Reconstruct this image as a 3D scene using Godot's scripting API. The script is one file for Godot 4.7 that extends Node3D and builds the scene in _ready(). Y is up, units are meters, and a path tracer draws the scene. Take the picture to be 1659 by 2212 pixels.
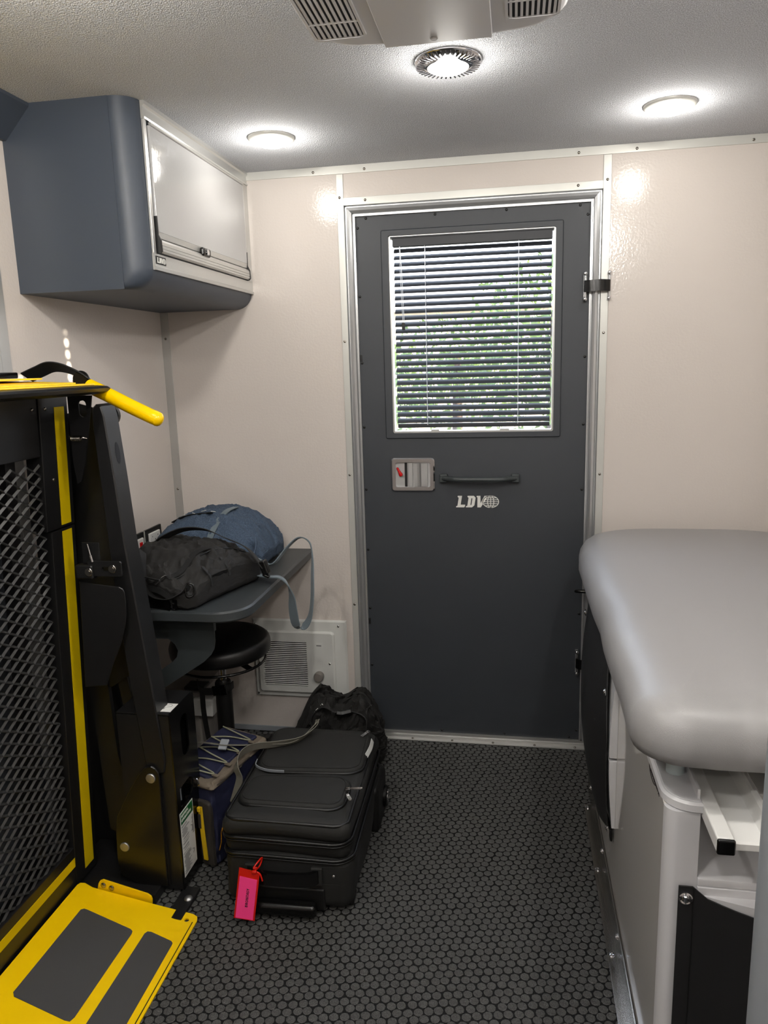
extends Node3D

var M := {}
var bolt_mesh: ArrayMesh
var screw_mesh: ArrayMesh

# ---------------------------------------------------------------- mesh tools
# Shapes are lists of triangles, counter-clockwise from outside, in world metres.
func tri(t: PackedVector3Array, a: Vector3, b: Vector3, c: Vector3) -> void:
	t.append(a); t.append(b); t.append(c)

func quad(t: PackedVector3Array, a: Vector3, b: Vector3, c: Vector3, d: Vector3) -> void:
	t.append(a); t.append(b); t.append(c)
	t.append(a); t.append(c); t.append(d)

func mk(t: PackedVector3Array, crease := 35.0) -> ArrayMesh:
	var n := t.size()
	var nf := n / 3
	var fn := PackedVector3Array(); fn.resize(nf)
	for f in nf:
		fn[f] = (t[f * 3 + 1] - t[f * 3]).cross(t[f * 3 + 2] - t[f * 3])
	var nor := PackedVector3Array(); nor.resize(n)
	if crease <= 0.0:
		for f in nf:
			var u := fn[f].normalized()
			nor[f * 3] = u; nor[f * 3 + 1] = u; nor[f * 3 + 2] = u
	else:
		var at := {}
		for i in n:
			var k := Vector3i((t[i] * 50000.0).round())
			if at.has(k):
				at[k].append(i / 3)
			else:
				at[k] = [i / 3]
		var lim := cos(deg_to_rad(crease))
		var un := PackedVector3Array(); un.resize(nf)
		for f in nf:
			un[f] = fn[f].normalized()
		for i in n:
			var k := Vector3i((t[i] * 50000.0).round())
			var f := i / 3
			var s := Vector3.ZERO
			for g in at[k]:
				if un[g].dot(un[f]) > lim:
					s += fn[g]
			nor[i] = s.normalized() if s.length() > 0.0 else un[f]
	var vo := PackedVector3Array(); vo.resize(n)
	var no := PackedVector3Array(); no.resize(n)
	for f in nf:
		var i := f * 3
		vo[i] = t[i]; vo[i + 1] = t[i + 2]; vo[i + 2] = t[i + 1]
		no[i] = nor[i]; no[i + 1] = nor[i + 2]; no[i + 2] = nor[i + 1]
	var arr := []
	arr.resize(Mesh.ARRAY_MAX)
	arr[Mesh.ARRAY_VERTEX] = vo
	arr[Mesh.ARRAY_NORMAL] = no
	var m := ArrayMesh.new()
	m.add_surface_from_arrays(Mesh.PRIMITIVE_TRIANGLES, arr)
	return m

func at(p: Vector3, b := Basis()) -> Transform3D:
	return Transform3D(b, p)

func mid(t: PackedVector3Array) -> Vector3:
	var lo := t[0]
	var hi := t[0]
	for p in t:
		lo = lo.min(p); hi = hi.max(p)
	return (lo + hi) / 2.0

# rounded box of a size round the origin; sub cuts the flat faces for later bending
func rbox(size: Vector3, r := 0.004, n := 2, sub := 1) -> PackedVector3Array:
	var h := size / 2.0
	r = minf(r, minf(h.x, minf(h.y, h.z)) * 0.999)
	var lines := []
	for ax in 3:
		var l := PackedFloat64Array()
		for k in range(n, 0, -1):
			l.append(-(h[ax] - r) - r * tan(PI / 4 * k / n))
		for k in sub + 1:
			l.append(lerpf(-(h[ax] - r), h[ax] - r, float(k) / sub))
		for k in range(1, n + 1):
			l.append(h[ax] - r + r * tan(PI / 4 * k / n))
		lines.append(l)
	var inner := h - Vector3.ONE * r
	var t := PackedVector3Array()
	for ax in 3:
		var u := (ax + 1) % 3
		var v := (ax + 2) % 3
		for s in [-1.0, 1.0]:
			var g := []
			for i in lines[u].size():
				var row := PackedVector3Array()
				for j in lines[v].size():
					var p := Vector3.ZERO
					p[ax] = s * h[ax]; p[u] = lines[u][i]; p[v] = lines[v][j]
					var q := p.clamp(-inner, inner)
					var d := p - q
					row.append(q + d.normalized() * r)
				g.append(row)
			for i in lines[u].size() - 1:
				for j in lines[v].size() - 1:
					if s > 0:
						quad(t, g[i][j], g[i + 1][j], g[i + 1][j + 1], g[i][j + 1])
					else:
						quad(t, g[i][j], g[i][j + 1], g[i + 1][j + 1], g[i + 1][j])
	return t

# box from corner to corner
func bx(a: Vector3, b: Vector3, r := 0.0, n := 1) -> PackedVector3Array:
	var lo := a.min(b)
	var hi := a.max(b)
	var t: PackedVector3Array
	if r <= 0.0:
		t = PackedVector3Array()
		var s := (hi - lo) / 2.0
		var c := [Vector3(-s.x, -s.y, -s.z), Vector3(s.x, -s.y, -s.z), Vector3(s.x, s.y, -s.z), Vector3(-s.x, s.y, -s.z), Vector3(-s.x, -s.y, s.z), Vector3(s.x, -s.y, s.z), Vector3(s.x, s.y, s.z), Vector3(-s.x, s.y, s.z)]
		quad(t, c[4], c[5], c[6], c[7]); quad(t, c[1], c[0], c[3], c[2])
		quad(t, c[5], c[1], c[2], c[6]); quad(t, c[0], c[4], c[7], c[3])
		quad(t, c[7], c[6], c[2], c[3]); quad(t, c[0], c[1], c[5], c[4])
	else:
		t = rbox(hi - lo, r, n)
	return at((lo + hi) / 2.0) * t

func area2(p: PackedVector2Array) -> float:
	var s := 0.0
	for i in p.size():
		s += p[i].cross(p[(i + 1) % p.size()])
	return s / 2.0

func inset(p: PackedVector2Array, d: float) -> PackedVector2Array:
	var o := PackedVector2Array()
	var n := p.size()
	for i in n:
		var a := (p[i] - p[(i + n - 1) % n]).normalized()
		var b := (p[(i + 1) % n] - p[i]).normalized()
		var na := Vector2(-a.y, a.x)
		var nb := Vector2(-b.y, b.x)
		var m := (na + nb)
		var k := m.length_squared()
		o.append(p[i] + (m * (2.0 * d / maxf(k, 0.6)) if k > 0.01 else na * d))
	return o

# flat shape in x and y, pushed from z0 to z1; holes are cut through; bev chamfers the rims
func ext(poly: PackedVector2Array, z0: float, z1: float, holes := [], bev := 0.0) -> PackedVector3Array:
	var t := PackedVector3Array()
	var p := poly.duplicate()
	if area2(p) < 0:
		p.reverse()
	var hs := []
	for h in holes:
		var q: PackedVector2Array = h.duplicate()
		if area2(q) > 0:
			q.reverse()
		hs.append(q)
	var pi := inset(p, bev) if bev > 0 else p
	var cap := pi.duplicate()
	for q in hs:
		var best := [INF, 0, 0]
		for i in cap.size():
			for j in q.size():
				var d: float = cap[i].distance_squared_to(q[j])
				if d < best[0]:
					best = [d, i, j]
		var merged := PackedVector2Array()
		for i in best[1] + 1:
			merged.append(cap[i])
		for j in q.size() + 1:
			merged.append(q[(best[2] + j) % q.size()])
		for i in range(best[1], cap.size()):
			merged.append(cap[i])
		cap = merged
	var idx := Geometry2D.triangulate_polygon(cap)
	if idx.is_empty():
		push_warning("no triangles")
	for i in range(0, idx.size(), 3):
		var a := cap[idx[i]]
		var b := cap[idx[i + 1]]
		var c := cap[idx[i + 2]]
		if (b - a).cross(c - a) < 0:
			var s := b
			b = c; c = s
		tri(t, Vector3(a.x, a.y, z1), Vector3(b.x, b.y, z1), Vector3(c.x, c.y, z1))
		tri(t, Vector3(a.x, a.y, z0), Vector3(c.x, c.y, z0), Vector3(b.x, b.y, z0))
	var loops := [[p, pi]]
	for q in hs:
		loops.append([q, q])
	for l in loops:
		var o: PackedVector2Array = l[0]
		var inn: PackedVector2Array = l[1]
		var b := bev if o != inn else 0.0
		for i in o.size():
			var j := (i + 1) % o.size()
			quad(t, Vector3(o[i].x, o[i].y, z0 + b), Vector3(o[j].x, o[j].y, z0 + b), Vector3(o[j].x, o[j].y, z1 - b), Vector3(o[i].x, o[i].y, z1 - b))
			if b > 0:
				quad(t, Vector3(o[i].x, o[i].y, z1 - b), Vector3(o[j].x, o[j].y, z1 - b), Vector3(inn[j].x, inn[j].y, z1), Vector3(inn[i].x, inn[i].y, z1))
				quad(t, Vector3(inn[i].x, inn[i].y, z0), Vector3(inn[j].x, inn[j].y, z0), Vector3(o[j].x, o[j].y, z0 + b), Vector3(o[i].x, o[i].y, z0 + b))
	return t

# the same shape laid across x (poly gives z, y), from x0 to x1
func ext_x(poly: PackedVector2Array, x0: float, x1: float, holes := [], bev := 0.0) -> PackedVector3Array:
	var flip := func(q): 
		var o := PackedVector2Array()
		for v in q:
			o.append(Vector2(-v.x, v.y))
		return o
	var hs := []
	for h in holes:
		hs.append(flip.call(h))
	return Transform3D(Basis(Vector3(0, 0, -1), Vector3(0, 1, 0), Vector3(1, 0, 0)), Vector3.ZERO) * ext(flip.call(poly), x0, x1, hs, bev)

# laid flat (poly gives x, z), from y0 to y1
func ext_y(poly: PackedVector2Array, y0: float, y1: float, holes := [], bev := 0.0) -> PackedVector3Array:
	var flip := func(q):
		var o := PackedVector2Array()
		for v in q:
			o.append(Vector2(v.x, -v.y))
		return o
	var hs := []
	for h in holes:
		hs.append(flip.call(h))
	return Transform3D(Basis(Vector3(1, 0, 0), Vector3(0, 0, -1), Vector3(0, 1, 0)), Vector3.ZERO) * ext(flip.call(poly), y0, y1, hs, bev)

func pv(a: Array) -> PackedVector2Array:
	var o := PackedVector2Array()
	for i in range(0, a.size(), 2):
		o.append(Vector2(a[i], a[i + 1]))
	return o

func rrect(x0: float, y0: float, x1: float, y1: float, r: float, n := 5) -> PackedVector2Array:
	var o := PackedVector2Array()
	var c := [Vector2(x1 - r, y0 + r), Vector2(x1 - r, y1 - r), Vector2(x0 + r, y1 - r), Vector2(x0 + r, y0 + r)]
	for k in 4:
		for i in n + 1:
			var a := -PI / 2 + PI / 2 * (k + float(i) / n)
			o.append(c[k] + Vector2(cos(a), sin(a)) * r)
	return o

func ring2(c: Vector2, r: float, n := 16, ry := -1.0) -> PackedVector2Array:
	var o := PackedVector2Array()
	for i in n:
		var a := TAU * i / n
		o.append(c + Vector2(cos(a) * r, sin(a) * (r if ry < 0 else ry)))
	return o

# profile of (radius, height) from the bottom up, turned round y
func lathe(prof: Array, seg := 20) -> PackedVector3Array:
	var t := PackedVector3Array()
	for i in prof.size() - 1:
		var a: Vector2 = prof[i]
		var b: Vector2 = prof[i + 1]
		for j in seg:
			var p := TAU * j / seg
			var q := TAU * (j + 1) / seg
			var c0 := Vector3(cos(p), 0, sin(p))
			var c1 := Vector3(cos(q), 0, sin(q))
			var v0 := c0 * a.x + Vector3.UP * a.y
			var v1 := c0 * b.x + Vector3.UP * b.y
			var v2 := c1 * b.x + Vector3.UP * b.y
			var v3 := c1 * a.x + Vector3.UP * a.y
			if b.x > 1e-6:
				tri(t, v0, v1, v2)
			if a.x > 1e-6:
				tri(t, v0, v2, v3)
	return t

func v2s(a: Array) -> Array:
	var o := []
	for i in range(0, a.size(), 2):
		o.append(Vector2(a[i], a[i + 1]))
	return o

func turn_to(dir: Vector3) -> Basis:
	var y := dir.normalized()
	var x := y.cross(Vector3(0.31, 0.2, 0.93)).normalized()
	return Basis(x, y, x.cross(y))

func smooth(p: Array, n := 6, closed := false) -> PackedVector3Array:
	var o := PackedVector3Array()
	var c := p.size()
	var last := c if closed else c - 1
	for i in last:
		var a: Vector3 = p[(i - 1 + c) % c] if closed or i > 0 else p[0]
		var b: Vector3 = p[i]
		var d: Vector3 = p[(i + 1) % c]
		var e: Vector3 = p[(i + 2) % c] if closed or i + 2 < c else p[c - 1]
		for k in n:
			o.append(b.cubic_interpolate(d, a, e, float(k) / n))
	if not closed:
		o.append(p[c - 1])
	return o

func tube(pts: PackedVector3Array, r: float, seg := 8, closed := false) -> PackedVector3Array:
	var t := PackedVector3Array()
	var n := pts.size()
	var rings := []
	var up := Vector3.ZERO
	for i in n:
		var d: Vector3
		if closed:
			d = pts[(i + 1) % n] - pts[(i + n - 1) % n]
		else:
			d = pts[mini(i + 1, n - 1)] - pts[maxi(i - 1, 0)]
		d = d.normalized()
		if up == Vector3.ZERO:
			up = d.cross(Vector3(0.3, 0.9, 0.2)).normalized()
		up = (up - d * up.dot(d)).normalized()
		var s := d.cross(up)
		var ring := PackedVector3Array()
		for k in seg:
			var a := TAU * k / seg
			ring.append(pts[i] + (up * cos(a) + s * sin(a)) * r)
		rings.append(ring)
	for i in (n if closed else n - 1):
		var a: PackedVector3Array = rings[i]
		var b: PackedVector3Array = rings[(i + 1) % n]
		for k in seg:
			var l := (k + 1) % seg
			quad(t, a[k], a[l], b[l], b[k])
	if not closed:
		for k in range(1, seg - 1):
			tri(t, rings[0][0], rings[0][k + 1], rings[0][k])
			tri(t, rings[n - 1][0], rings[n - 1][k], rings[n - 1][k + 1])
	return t

# flat strap along points; side gives the direction of its width (one, or one for each point)
func strap(pts: PackedVector3Array, side, w: float, th: float) -> PackedVector3Array:
	var t := PackedVector3Array()
	var n := pts.size()
	var rings := []
	for i in n:
		var d := (pts[mini(i + 1, n - 1)] - pts[maxi(i - 1, 0)]).normalized()
		var s: Vector3 = side if side is Vector3 else side[i]
		s = (s - d * s.dot(d)).normalized()
		var u := s.cross(d)
		rings.append([pts[i] - s * w / 2 - u * th / 2, pts[i] + s * w / 2 - u * th / 2, pts[i] + s * w / 2 + u * th / 2, pts[i] - s * w / 2 + u * th / 2])
	for i in n - 1:
		for k in 4:
			var l := (k + 1) % 4
			quad(t, rings[i][l], rings[i][k], rings[i + 1][k], rings[i + 1][l])
	var a: Array = rings[0]
	var b: Array = rings[n - 1]
	quad(t, a[0], a[1], a[2], a[3]); quad(t, b[3], b[2], b[1], b[0])
	return t

# rings with the same number of points, joined; closed with fans
func loft(rings: Array, caps := true) -> PackedVector3Array:
	var t := PackedVector3Array()
	for i in rings.size() - 1:
		var a: PackedVector3Array = rings[i]
		var b: PackedVector3Array = rings[i + 1]
		for k in a.size():
			var l := (k + 1) % a.size()
			quad(t, a[k], a[l], b[l], b[k])
	if caps:
		for e in [[rings[0], true], [rings[rings.size() - 1], false]]:
			var r: PackedVector3Array = e[0]
			var c := Vector3.ZERO
			for p in r:
				c += p
			c /= r.size()
			for k in r.size():
				var l := (k + 1) % r.size()
				if e[1]:
					tri(t, c, r[l], r[k])
				else:
					tri(t, c, r[k], r[l])
	return t

func bend(t: PackedVector3Array, f: Callable) -> PackedVector3Array:
	var o := PackedVector3Array(); o.resize(t.size())
	for i in t.size():
		o[i] = f.call(t[i])
	return o

# ---------------------------------------------------------------- scene tools
func put_name(parent: Node, node: Node3D, called: String) -> void:
	var n := called
	var k := 0
	while parent.has_node(NodePath(n)):
		k += 1
		n = "%s_%03d" % [called, k]
	node.name = n
	parent.add_child(node, true)

func thing(called: String, label: String, category: String, base: Vector3, group := "") -> Node3D:
	var o := Node3D.new()
	put_name(self, o, called)
	o.position = base
	o.set_meta("label", label)
	o.set_meta("category", category)
	if group:
		o.set_meta("group", group)
	return o

func part(parent: Node, called: String, t: PackedVector3Array, m: Material, crease := 35.0, label := "") -> MeshInstance3D:
	var c := mid(t)
	var o := MeshInstance3D.new()
	o.mesh = mk(at(-c) * t, crease)
	o.material_override = m
	put_name(parent, o, called)
	o.global_transform = at(c)
	if label:
		o.set_meta("label", label)
	return o

func same(parent: Node, called: String, mesh: Mesh, m: Material, x: Transform3D) -> MeshInstance3D:
	var o := MeshInstance3D.new()
	o.mesh = mesh
	o.material_override = m
	put_name(parent, o, called)
	o.global_transform = x
	return o

func struct(called: String, t: PackedVector3Array, m: Material, crease := 35.0) -> MeshInstance3D:
	var o := part(self, called, t, m, crease)
	o.set_meta("kind", "structure")
	return o

func mat(called: String, c: Color, rough := 0.5, metal := 0.0, bump := "", scale := 40.0, strength := 0.3) -> StandardMaterial3D:
	var m := StandardMaterial3D.new()
	m.resource_name = called
	m.albedo_color = c
	m.roughness = rough
	m.metallic = metal
	if bump:
		m.normal_enabled = true
		m.normal_texture = M["tex_" + bump]
		m.normal_scale = strength
		m.uv1_triplanar = true
		m.uv1_world_triplanar = true
		m.uv1_scale = Vector3.ONE * scale
	M[called] = m
	return m

func noise_tex(called: String, freq: float, octaves: int, kind: int, bump: float, normal := true, ramp = null) -> void:
	var n := FastNoiseLite.new()
	n.seed = 7
	n.noise_type = kind
	n.frequency = freq
	n.fractal_octaves = octaves
	var t := NoiseTexture2D.new()
	t.width = 512; t.height = 512
	t.seamless = true
	t.noise = n
	t.as_normal_map = normal
	t.bump_strength = bump
	if ramp:
		t.color_ramp = ramp
	t.generate_mipmaps = false
	M["tex_" + called] = t

func ramp2(a: Color, b: Color) -> Gradient:
	var g := Gradient.new()
	g.set_color(0, a); g.set_color(1, b)
	return g

func screws(parent: Node, called: String, m: Material, mesh: Mesh, pts: Array, dir: Vector3) -> void:
	for p in pts:
		same(parent, called, mesh, m, at(p, turn_to(dir)))

const ZB := -2.614
const XL := -1.263
const YC := 2.056
const XR := 1.10
const ZF := 2.2

func _ready() -> void:
	# ---- camera
	var cam := Camera3D.new()
	cam.name = "camera"
	cam.position = Vector3(0, 1.4, 0)
	cam.rotation_order = EULER_ORDER_YXZ
	cam.rotation_degrees = Vector3(-11.08403, 10.06998, -1.65167)
	cam.fov = 68.6641
	cam.near = 0.05
	add_child(cam)
	cam.current = true
	# ---- sky, sun, exposure
	var we := WorldEnvironment.new()
	we.name = "world"
	var env := Environment.new()
	env.background_mode = Environment.BG_SKY
	var sky := Sky.new()
	var sm := ProceduralSkyMaterial.new()
	sm.sky_top_color = Color(0.80, 0.85, 0.93)
	sm.sky_horizon_color = Color(0.96, 0.96, 0.96)
	sm.ground_bottom_color = Color(0.3, 0.29, 0.27)
	sm.ground_horizon_color = Color(0.6, 0.6, 0.58)
	sm.sky_energy_multiplier = 2.8
	sm.ground_energy_multiplier = 1.0
	sky.sky_material = sm
	env.sky = sky
	env.tonemap_mode = Environment.TONE_MAPPER_LINEAR
	env.tonemap_exposure = 1.1
	env.sdfgi_enabled = true
	env.ssao_enabled = true
	env.ssil_enabled = true
	we.environment = env
	add_child(we)
	var sun := DirectionalLight3D.new()
	sun.name = "sun"
	sun.light_energy = 14.0
	sun.light_color = Color(1, 0.95, 0.86)
	sun.light_angular_distance = 0.5
	sun.shadow_enabled = true
	add_child(sun)
	sun.look_at_from_position(Vector3.ZERO, Vector3(-1.0, -0.22, -0.19))
	materials()
	room()
	door()
	outside()
	lamps()
	cabinet()
	desk()
	heater()
	lift()
	exam_table()
	suitcase()
	bags()
	stool()
	small_things()

func materials() -> void:
	noise_tex("gel", 0.02, 2, FastNoiseLite.TYPE_SIMPLEX_SMOOTH, 6.0)
	noise_tex("grain", 0.09, 3, FastNoiseLite.TYPE_SIMPLEX_SMOOTH, 10.0)
	noise_tex("cells", 0.06, 1, FastNoiseLite.TYPE_CELLULAR, 8.0)
	noise_tex("fibre", 0.11, 4, FastNoiseLite.TYPE_SIMPLEX_SMOOTH, 1.0, false, ramp2(Color(0.60, 0.61, 0.63), Color(0.94, 0.95, 0.97)))
	noise_tex("rubber", 0.16, 3, FastNoiseLite.TYPE_VALUE, 1.0, false, ramp2(Color(0.13, 0.13, 0.13), Color(0.46, 0.46, 0.45)))
	noise_tex("denim", 0.05, 4, FastNoiseLite.TYPE_SIMPLEX_SMOOTH, 1.0, false, ramp2(Color(0.13, 0.185, 0.26), Color(0.36, 0.43, 0.51)))
	mat("wall", Color(0.82, 0.79, 0.765), 0.16, 0, "gel", 9.0, 0.16)
	var c := mat("ceiling", Color(1, 1, 1), 0.95, 0, "grain", 14.0, 0.5)
	c.albedo_texture = M.tex_fibre
	c.uv1_scale = Vector3(6, 6, 3.5)
	mat("alu_strip", Color(0.80, 0.80, 0.78), 0.38, 0.35)
	mat("alu", Color(0.76, 0.765, 0.77), 0.3, 0.7)
	mat("alu_satin", Color(0.78, 0.78, 0.77), 0.34, 0.7)
	mat("steel", Color(0.62, 0.60, 0.57), 0.22, 1.0, "grain", 6.0, 0.05)
	mat("chrome", Color(0.86, 0.86, 0.87), 0.08, 1.0)
	mat("chrome_rough", Color(0.72, 0.72, 0.72), 0.32, 0.9, "grain", 120.0, 0.3)
	mat("brass", Color(0.85, 0.66, 0.30), 0.25, 1.0)
	mat("door", Color(0.205, 0.22, 0.24), 0.42, 0, "grain", 22.0, 0.2)
	mat("cabinet", Color(0.235, 0.265, 0.31), 0.42, 0, "grain", 30.0, 0.2)
	mat("screw_black", Color(0.05, 0.05, 0.055), 0.3)
	mat("black", Color(0.035, 0.035, 0.038), 0.5)
	mat("black_gloss", Color(0.03, 0.03, 0.032), 0.22)
	mat("powder", Color(0.085, 0.085, 0.088), 0.36, 0, "grain", 40.0, 0.12)
	mat("plate_black", Color(0.06, 0.058, 0.055), 0.3)
	mat("yellow", Color(1.0, 0.82, 0.0), 0.33)
	mat("yellow_dip", Color(1.0, 0.80, 0.0), 0.16)
	var tp := mat("tape", Color(0.86, 0.74, 0.0), 0.6)
	tp.metallic_specular = 0.3
	mat("grip", Color(0.25, 0.25, 0.25), 0.85, 0, "grain", 60.0, 0.5)
	mat("desk", Color(0.205, 0.222, 0.23), 0.4, 0, "grain", 60.0, 0.25)
	mat("bracket", Color(0.20, 0.22, 0.225), 0.45)
	mat("white", Color(0.88, 0.88, 0.87), 0.3)
	mat("white_gloss", Color(0.70, 0.70, 0.70), 0.1, 0, "gel", 9.0, 0.06)
	mat("enamel", Color(0.83, 0.835, 0.82), 0.34)
	mat("appliance", Color(0.88, 0.88, 0.89), 0.4)
	mat("dark_hole", Color(0.05, 0.06, 0.09), 0.7)
	mat("knob", Color(0.45, 0.43, 0.41), 0.42)
	mat("cushion", Color(0.56, 0.556, 0.556), 0.42, 0, "cells", 26.0, 0.18)
	var pn := mat("panel", Color(0.86, 0.845, 0.82), 0.3)
	pn.clearcoat_enabled = true
	pn.clearcoat = 1.0
	pn.clearcoat_roughness = 0.06
	mat("table_white", Color(0.82, 0.82, 0.83), 0.32)
	mat("vinyl", Color(0.105, 0.105, 0.11), 0.48, 0, "cells", 40.0, 0.12)
	mat("post_grey", Color(0.56, 0.58, 0.6), 0.45)
	var fl := mat("rubber_base", Color(0.045, 0.045, 0.048), 0.75)
	fl.metallic_specular = 0.35
	var co := mat("rubber_coin", Color(1, 1, 1), 0.5, 0, "grain", 11.0, 1.0)
	co.albedo_texture = M.tex_rubber
	mat("nylon", Color(0.062, 0.062, 0.058), 0.72, 0, "grain", 70.0, 0.6)
	mat("nylon_grey", Color(0.088, 0.088, 0.08), 0.7, 0, "grain", 70.0, 0.6)
	mat("nylon_soft", Color(0.085, 0.08, 0.076), 0.8, 0, "grain", 80.0, 0.5)
	mat("piping", Color(0.045, 0.045, 0.045), 0.4)
	mat("webbing_black", Color(0.06, 0.058, 0.056), 0.65, 0, "grain", 120.0, 0.6)
	mat("webbing_grey", Color(0.42, 0.41, 0.37), 0.7, 0, "grain", 120.0, 0.5)
	mat("cord", Color(0.55, 0.55, 0.46), 0.7)
	mat("navy", Color(0.055, 0.075, 0.20), 0.7, 0, "grain", 70.0, 0.5)
	mat("taupe", Color(0.40, 0.36, 0.31), 0.75, 0, "grain", 70.0, 0.4)
	mat("cooler_grey", Color(0.17, 0.15, 0.13), 0.8, 0, "grain", 70.0, 0.5)
	mat("zip_yellow", Color(0.85, 0.70, 0.10), 0.45)
	var dn := mat("denim", Color(1, 1, 1), 0.85, 0, "grain", 90.0, 0.7)
	dn.albedo_texture = M.tex_denim
	dn.uv1_scale = Vector3(6, 12, 6)
	var ds := mat("denim_strap", Color(0.36, 0.41, 0.44), 0.85, 0, "grain", 90.0, 0.6)
	ds.rim_enabled = true
	mat("stitch", Color(0.55, 0.52, 0.42), 0.8)
	mat("lining", Color(0.02, 0.02, 0.022), 0.9)
	mat("tag_red", Color(0.80, 0.09, 0.02), 0.3)
	mat("tag_pink", Color(1.0, 0.25, 0.55), 0.55)
	mat("ink", Color(0.08, 0.01, 0.03), 0.7)
	mat("ink_grey", Color(0.28, 0.28, 0.28), 0.7)
	mat("label_white", Color(0.9, 0.9, 0.88), 0.5)
	mat("label_green", Color(0.0, 0.36, 0.17), 0.4)
	mat("foam", Color(0.72, 0.77, 0.78), 0.6)
	mat("powder_strand", Color(0.20, 0.20, 0.20), 0.26)
	mat("vinyl_black", Color(0.045, 0.045, 0.047), 0.42, 0, "cells", 40.0, 0.1)
	mat("post_dark", Color(0.52, 0.50, 0.48), 0.5)
	mat("red", Color(0.75, 0.02, 0.03), 0.3)
	mat("crimson", Color(0.55, 0.0, 0.05), 0.35)
	mat("slat", Color(0.15, 0.16, 0.18), 0.5)
	mat("clear", Color(0.85, 0.87, 0.9), 0.15)
	mat("asphalt", Color(0.42, 0.41, 0.39), 0.95)
	mat("bark", Color(0.25, 0.19, 0.13), 0.9)
	mat("render_wall", Color(0.86, 0.80, 0.70), 0.9)
	mat("roof", Color(0.80, 0.76, 0.74), 0.9)
	var lf := mat("leaf", Color(0.20, 0.30, 0.10), 0.6)
	lf.backlight_enabled = true
	lf.backlight = Color(0.3, 0.35, 0.1)
	var gl := mat("glass", Color(0.9, 0.95, 1.0, 0.12), 0.02)
	gl.transparency = BaseMaterial3D.TRANSPARENCY_ALPHA
	var le := mat("lens", Color(1, 1, 1), 0.4)
	le.emission_enabled = true
	le.emission = Color(1.0, 0.96, 0.90)
	le.emission_energy_multiplier = 9.0
	screw_mesh = mk(lathe(v2s([0.0045, 0, 0.0045, 0.0012, 0.0032, 0.0028, 0.0, 0.0032]), 10), 50)
	bolt_mesh = mk(lathe(v2s([0.0105, 0, 0.0105, 0.002, 0.0095, 0.003, 0.0065, 0.003, 0.006, 0.006, 0.0, 0.0068]), 12), 40)

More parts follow.
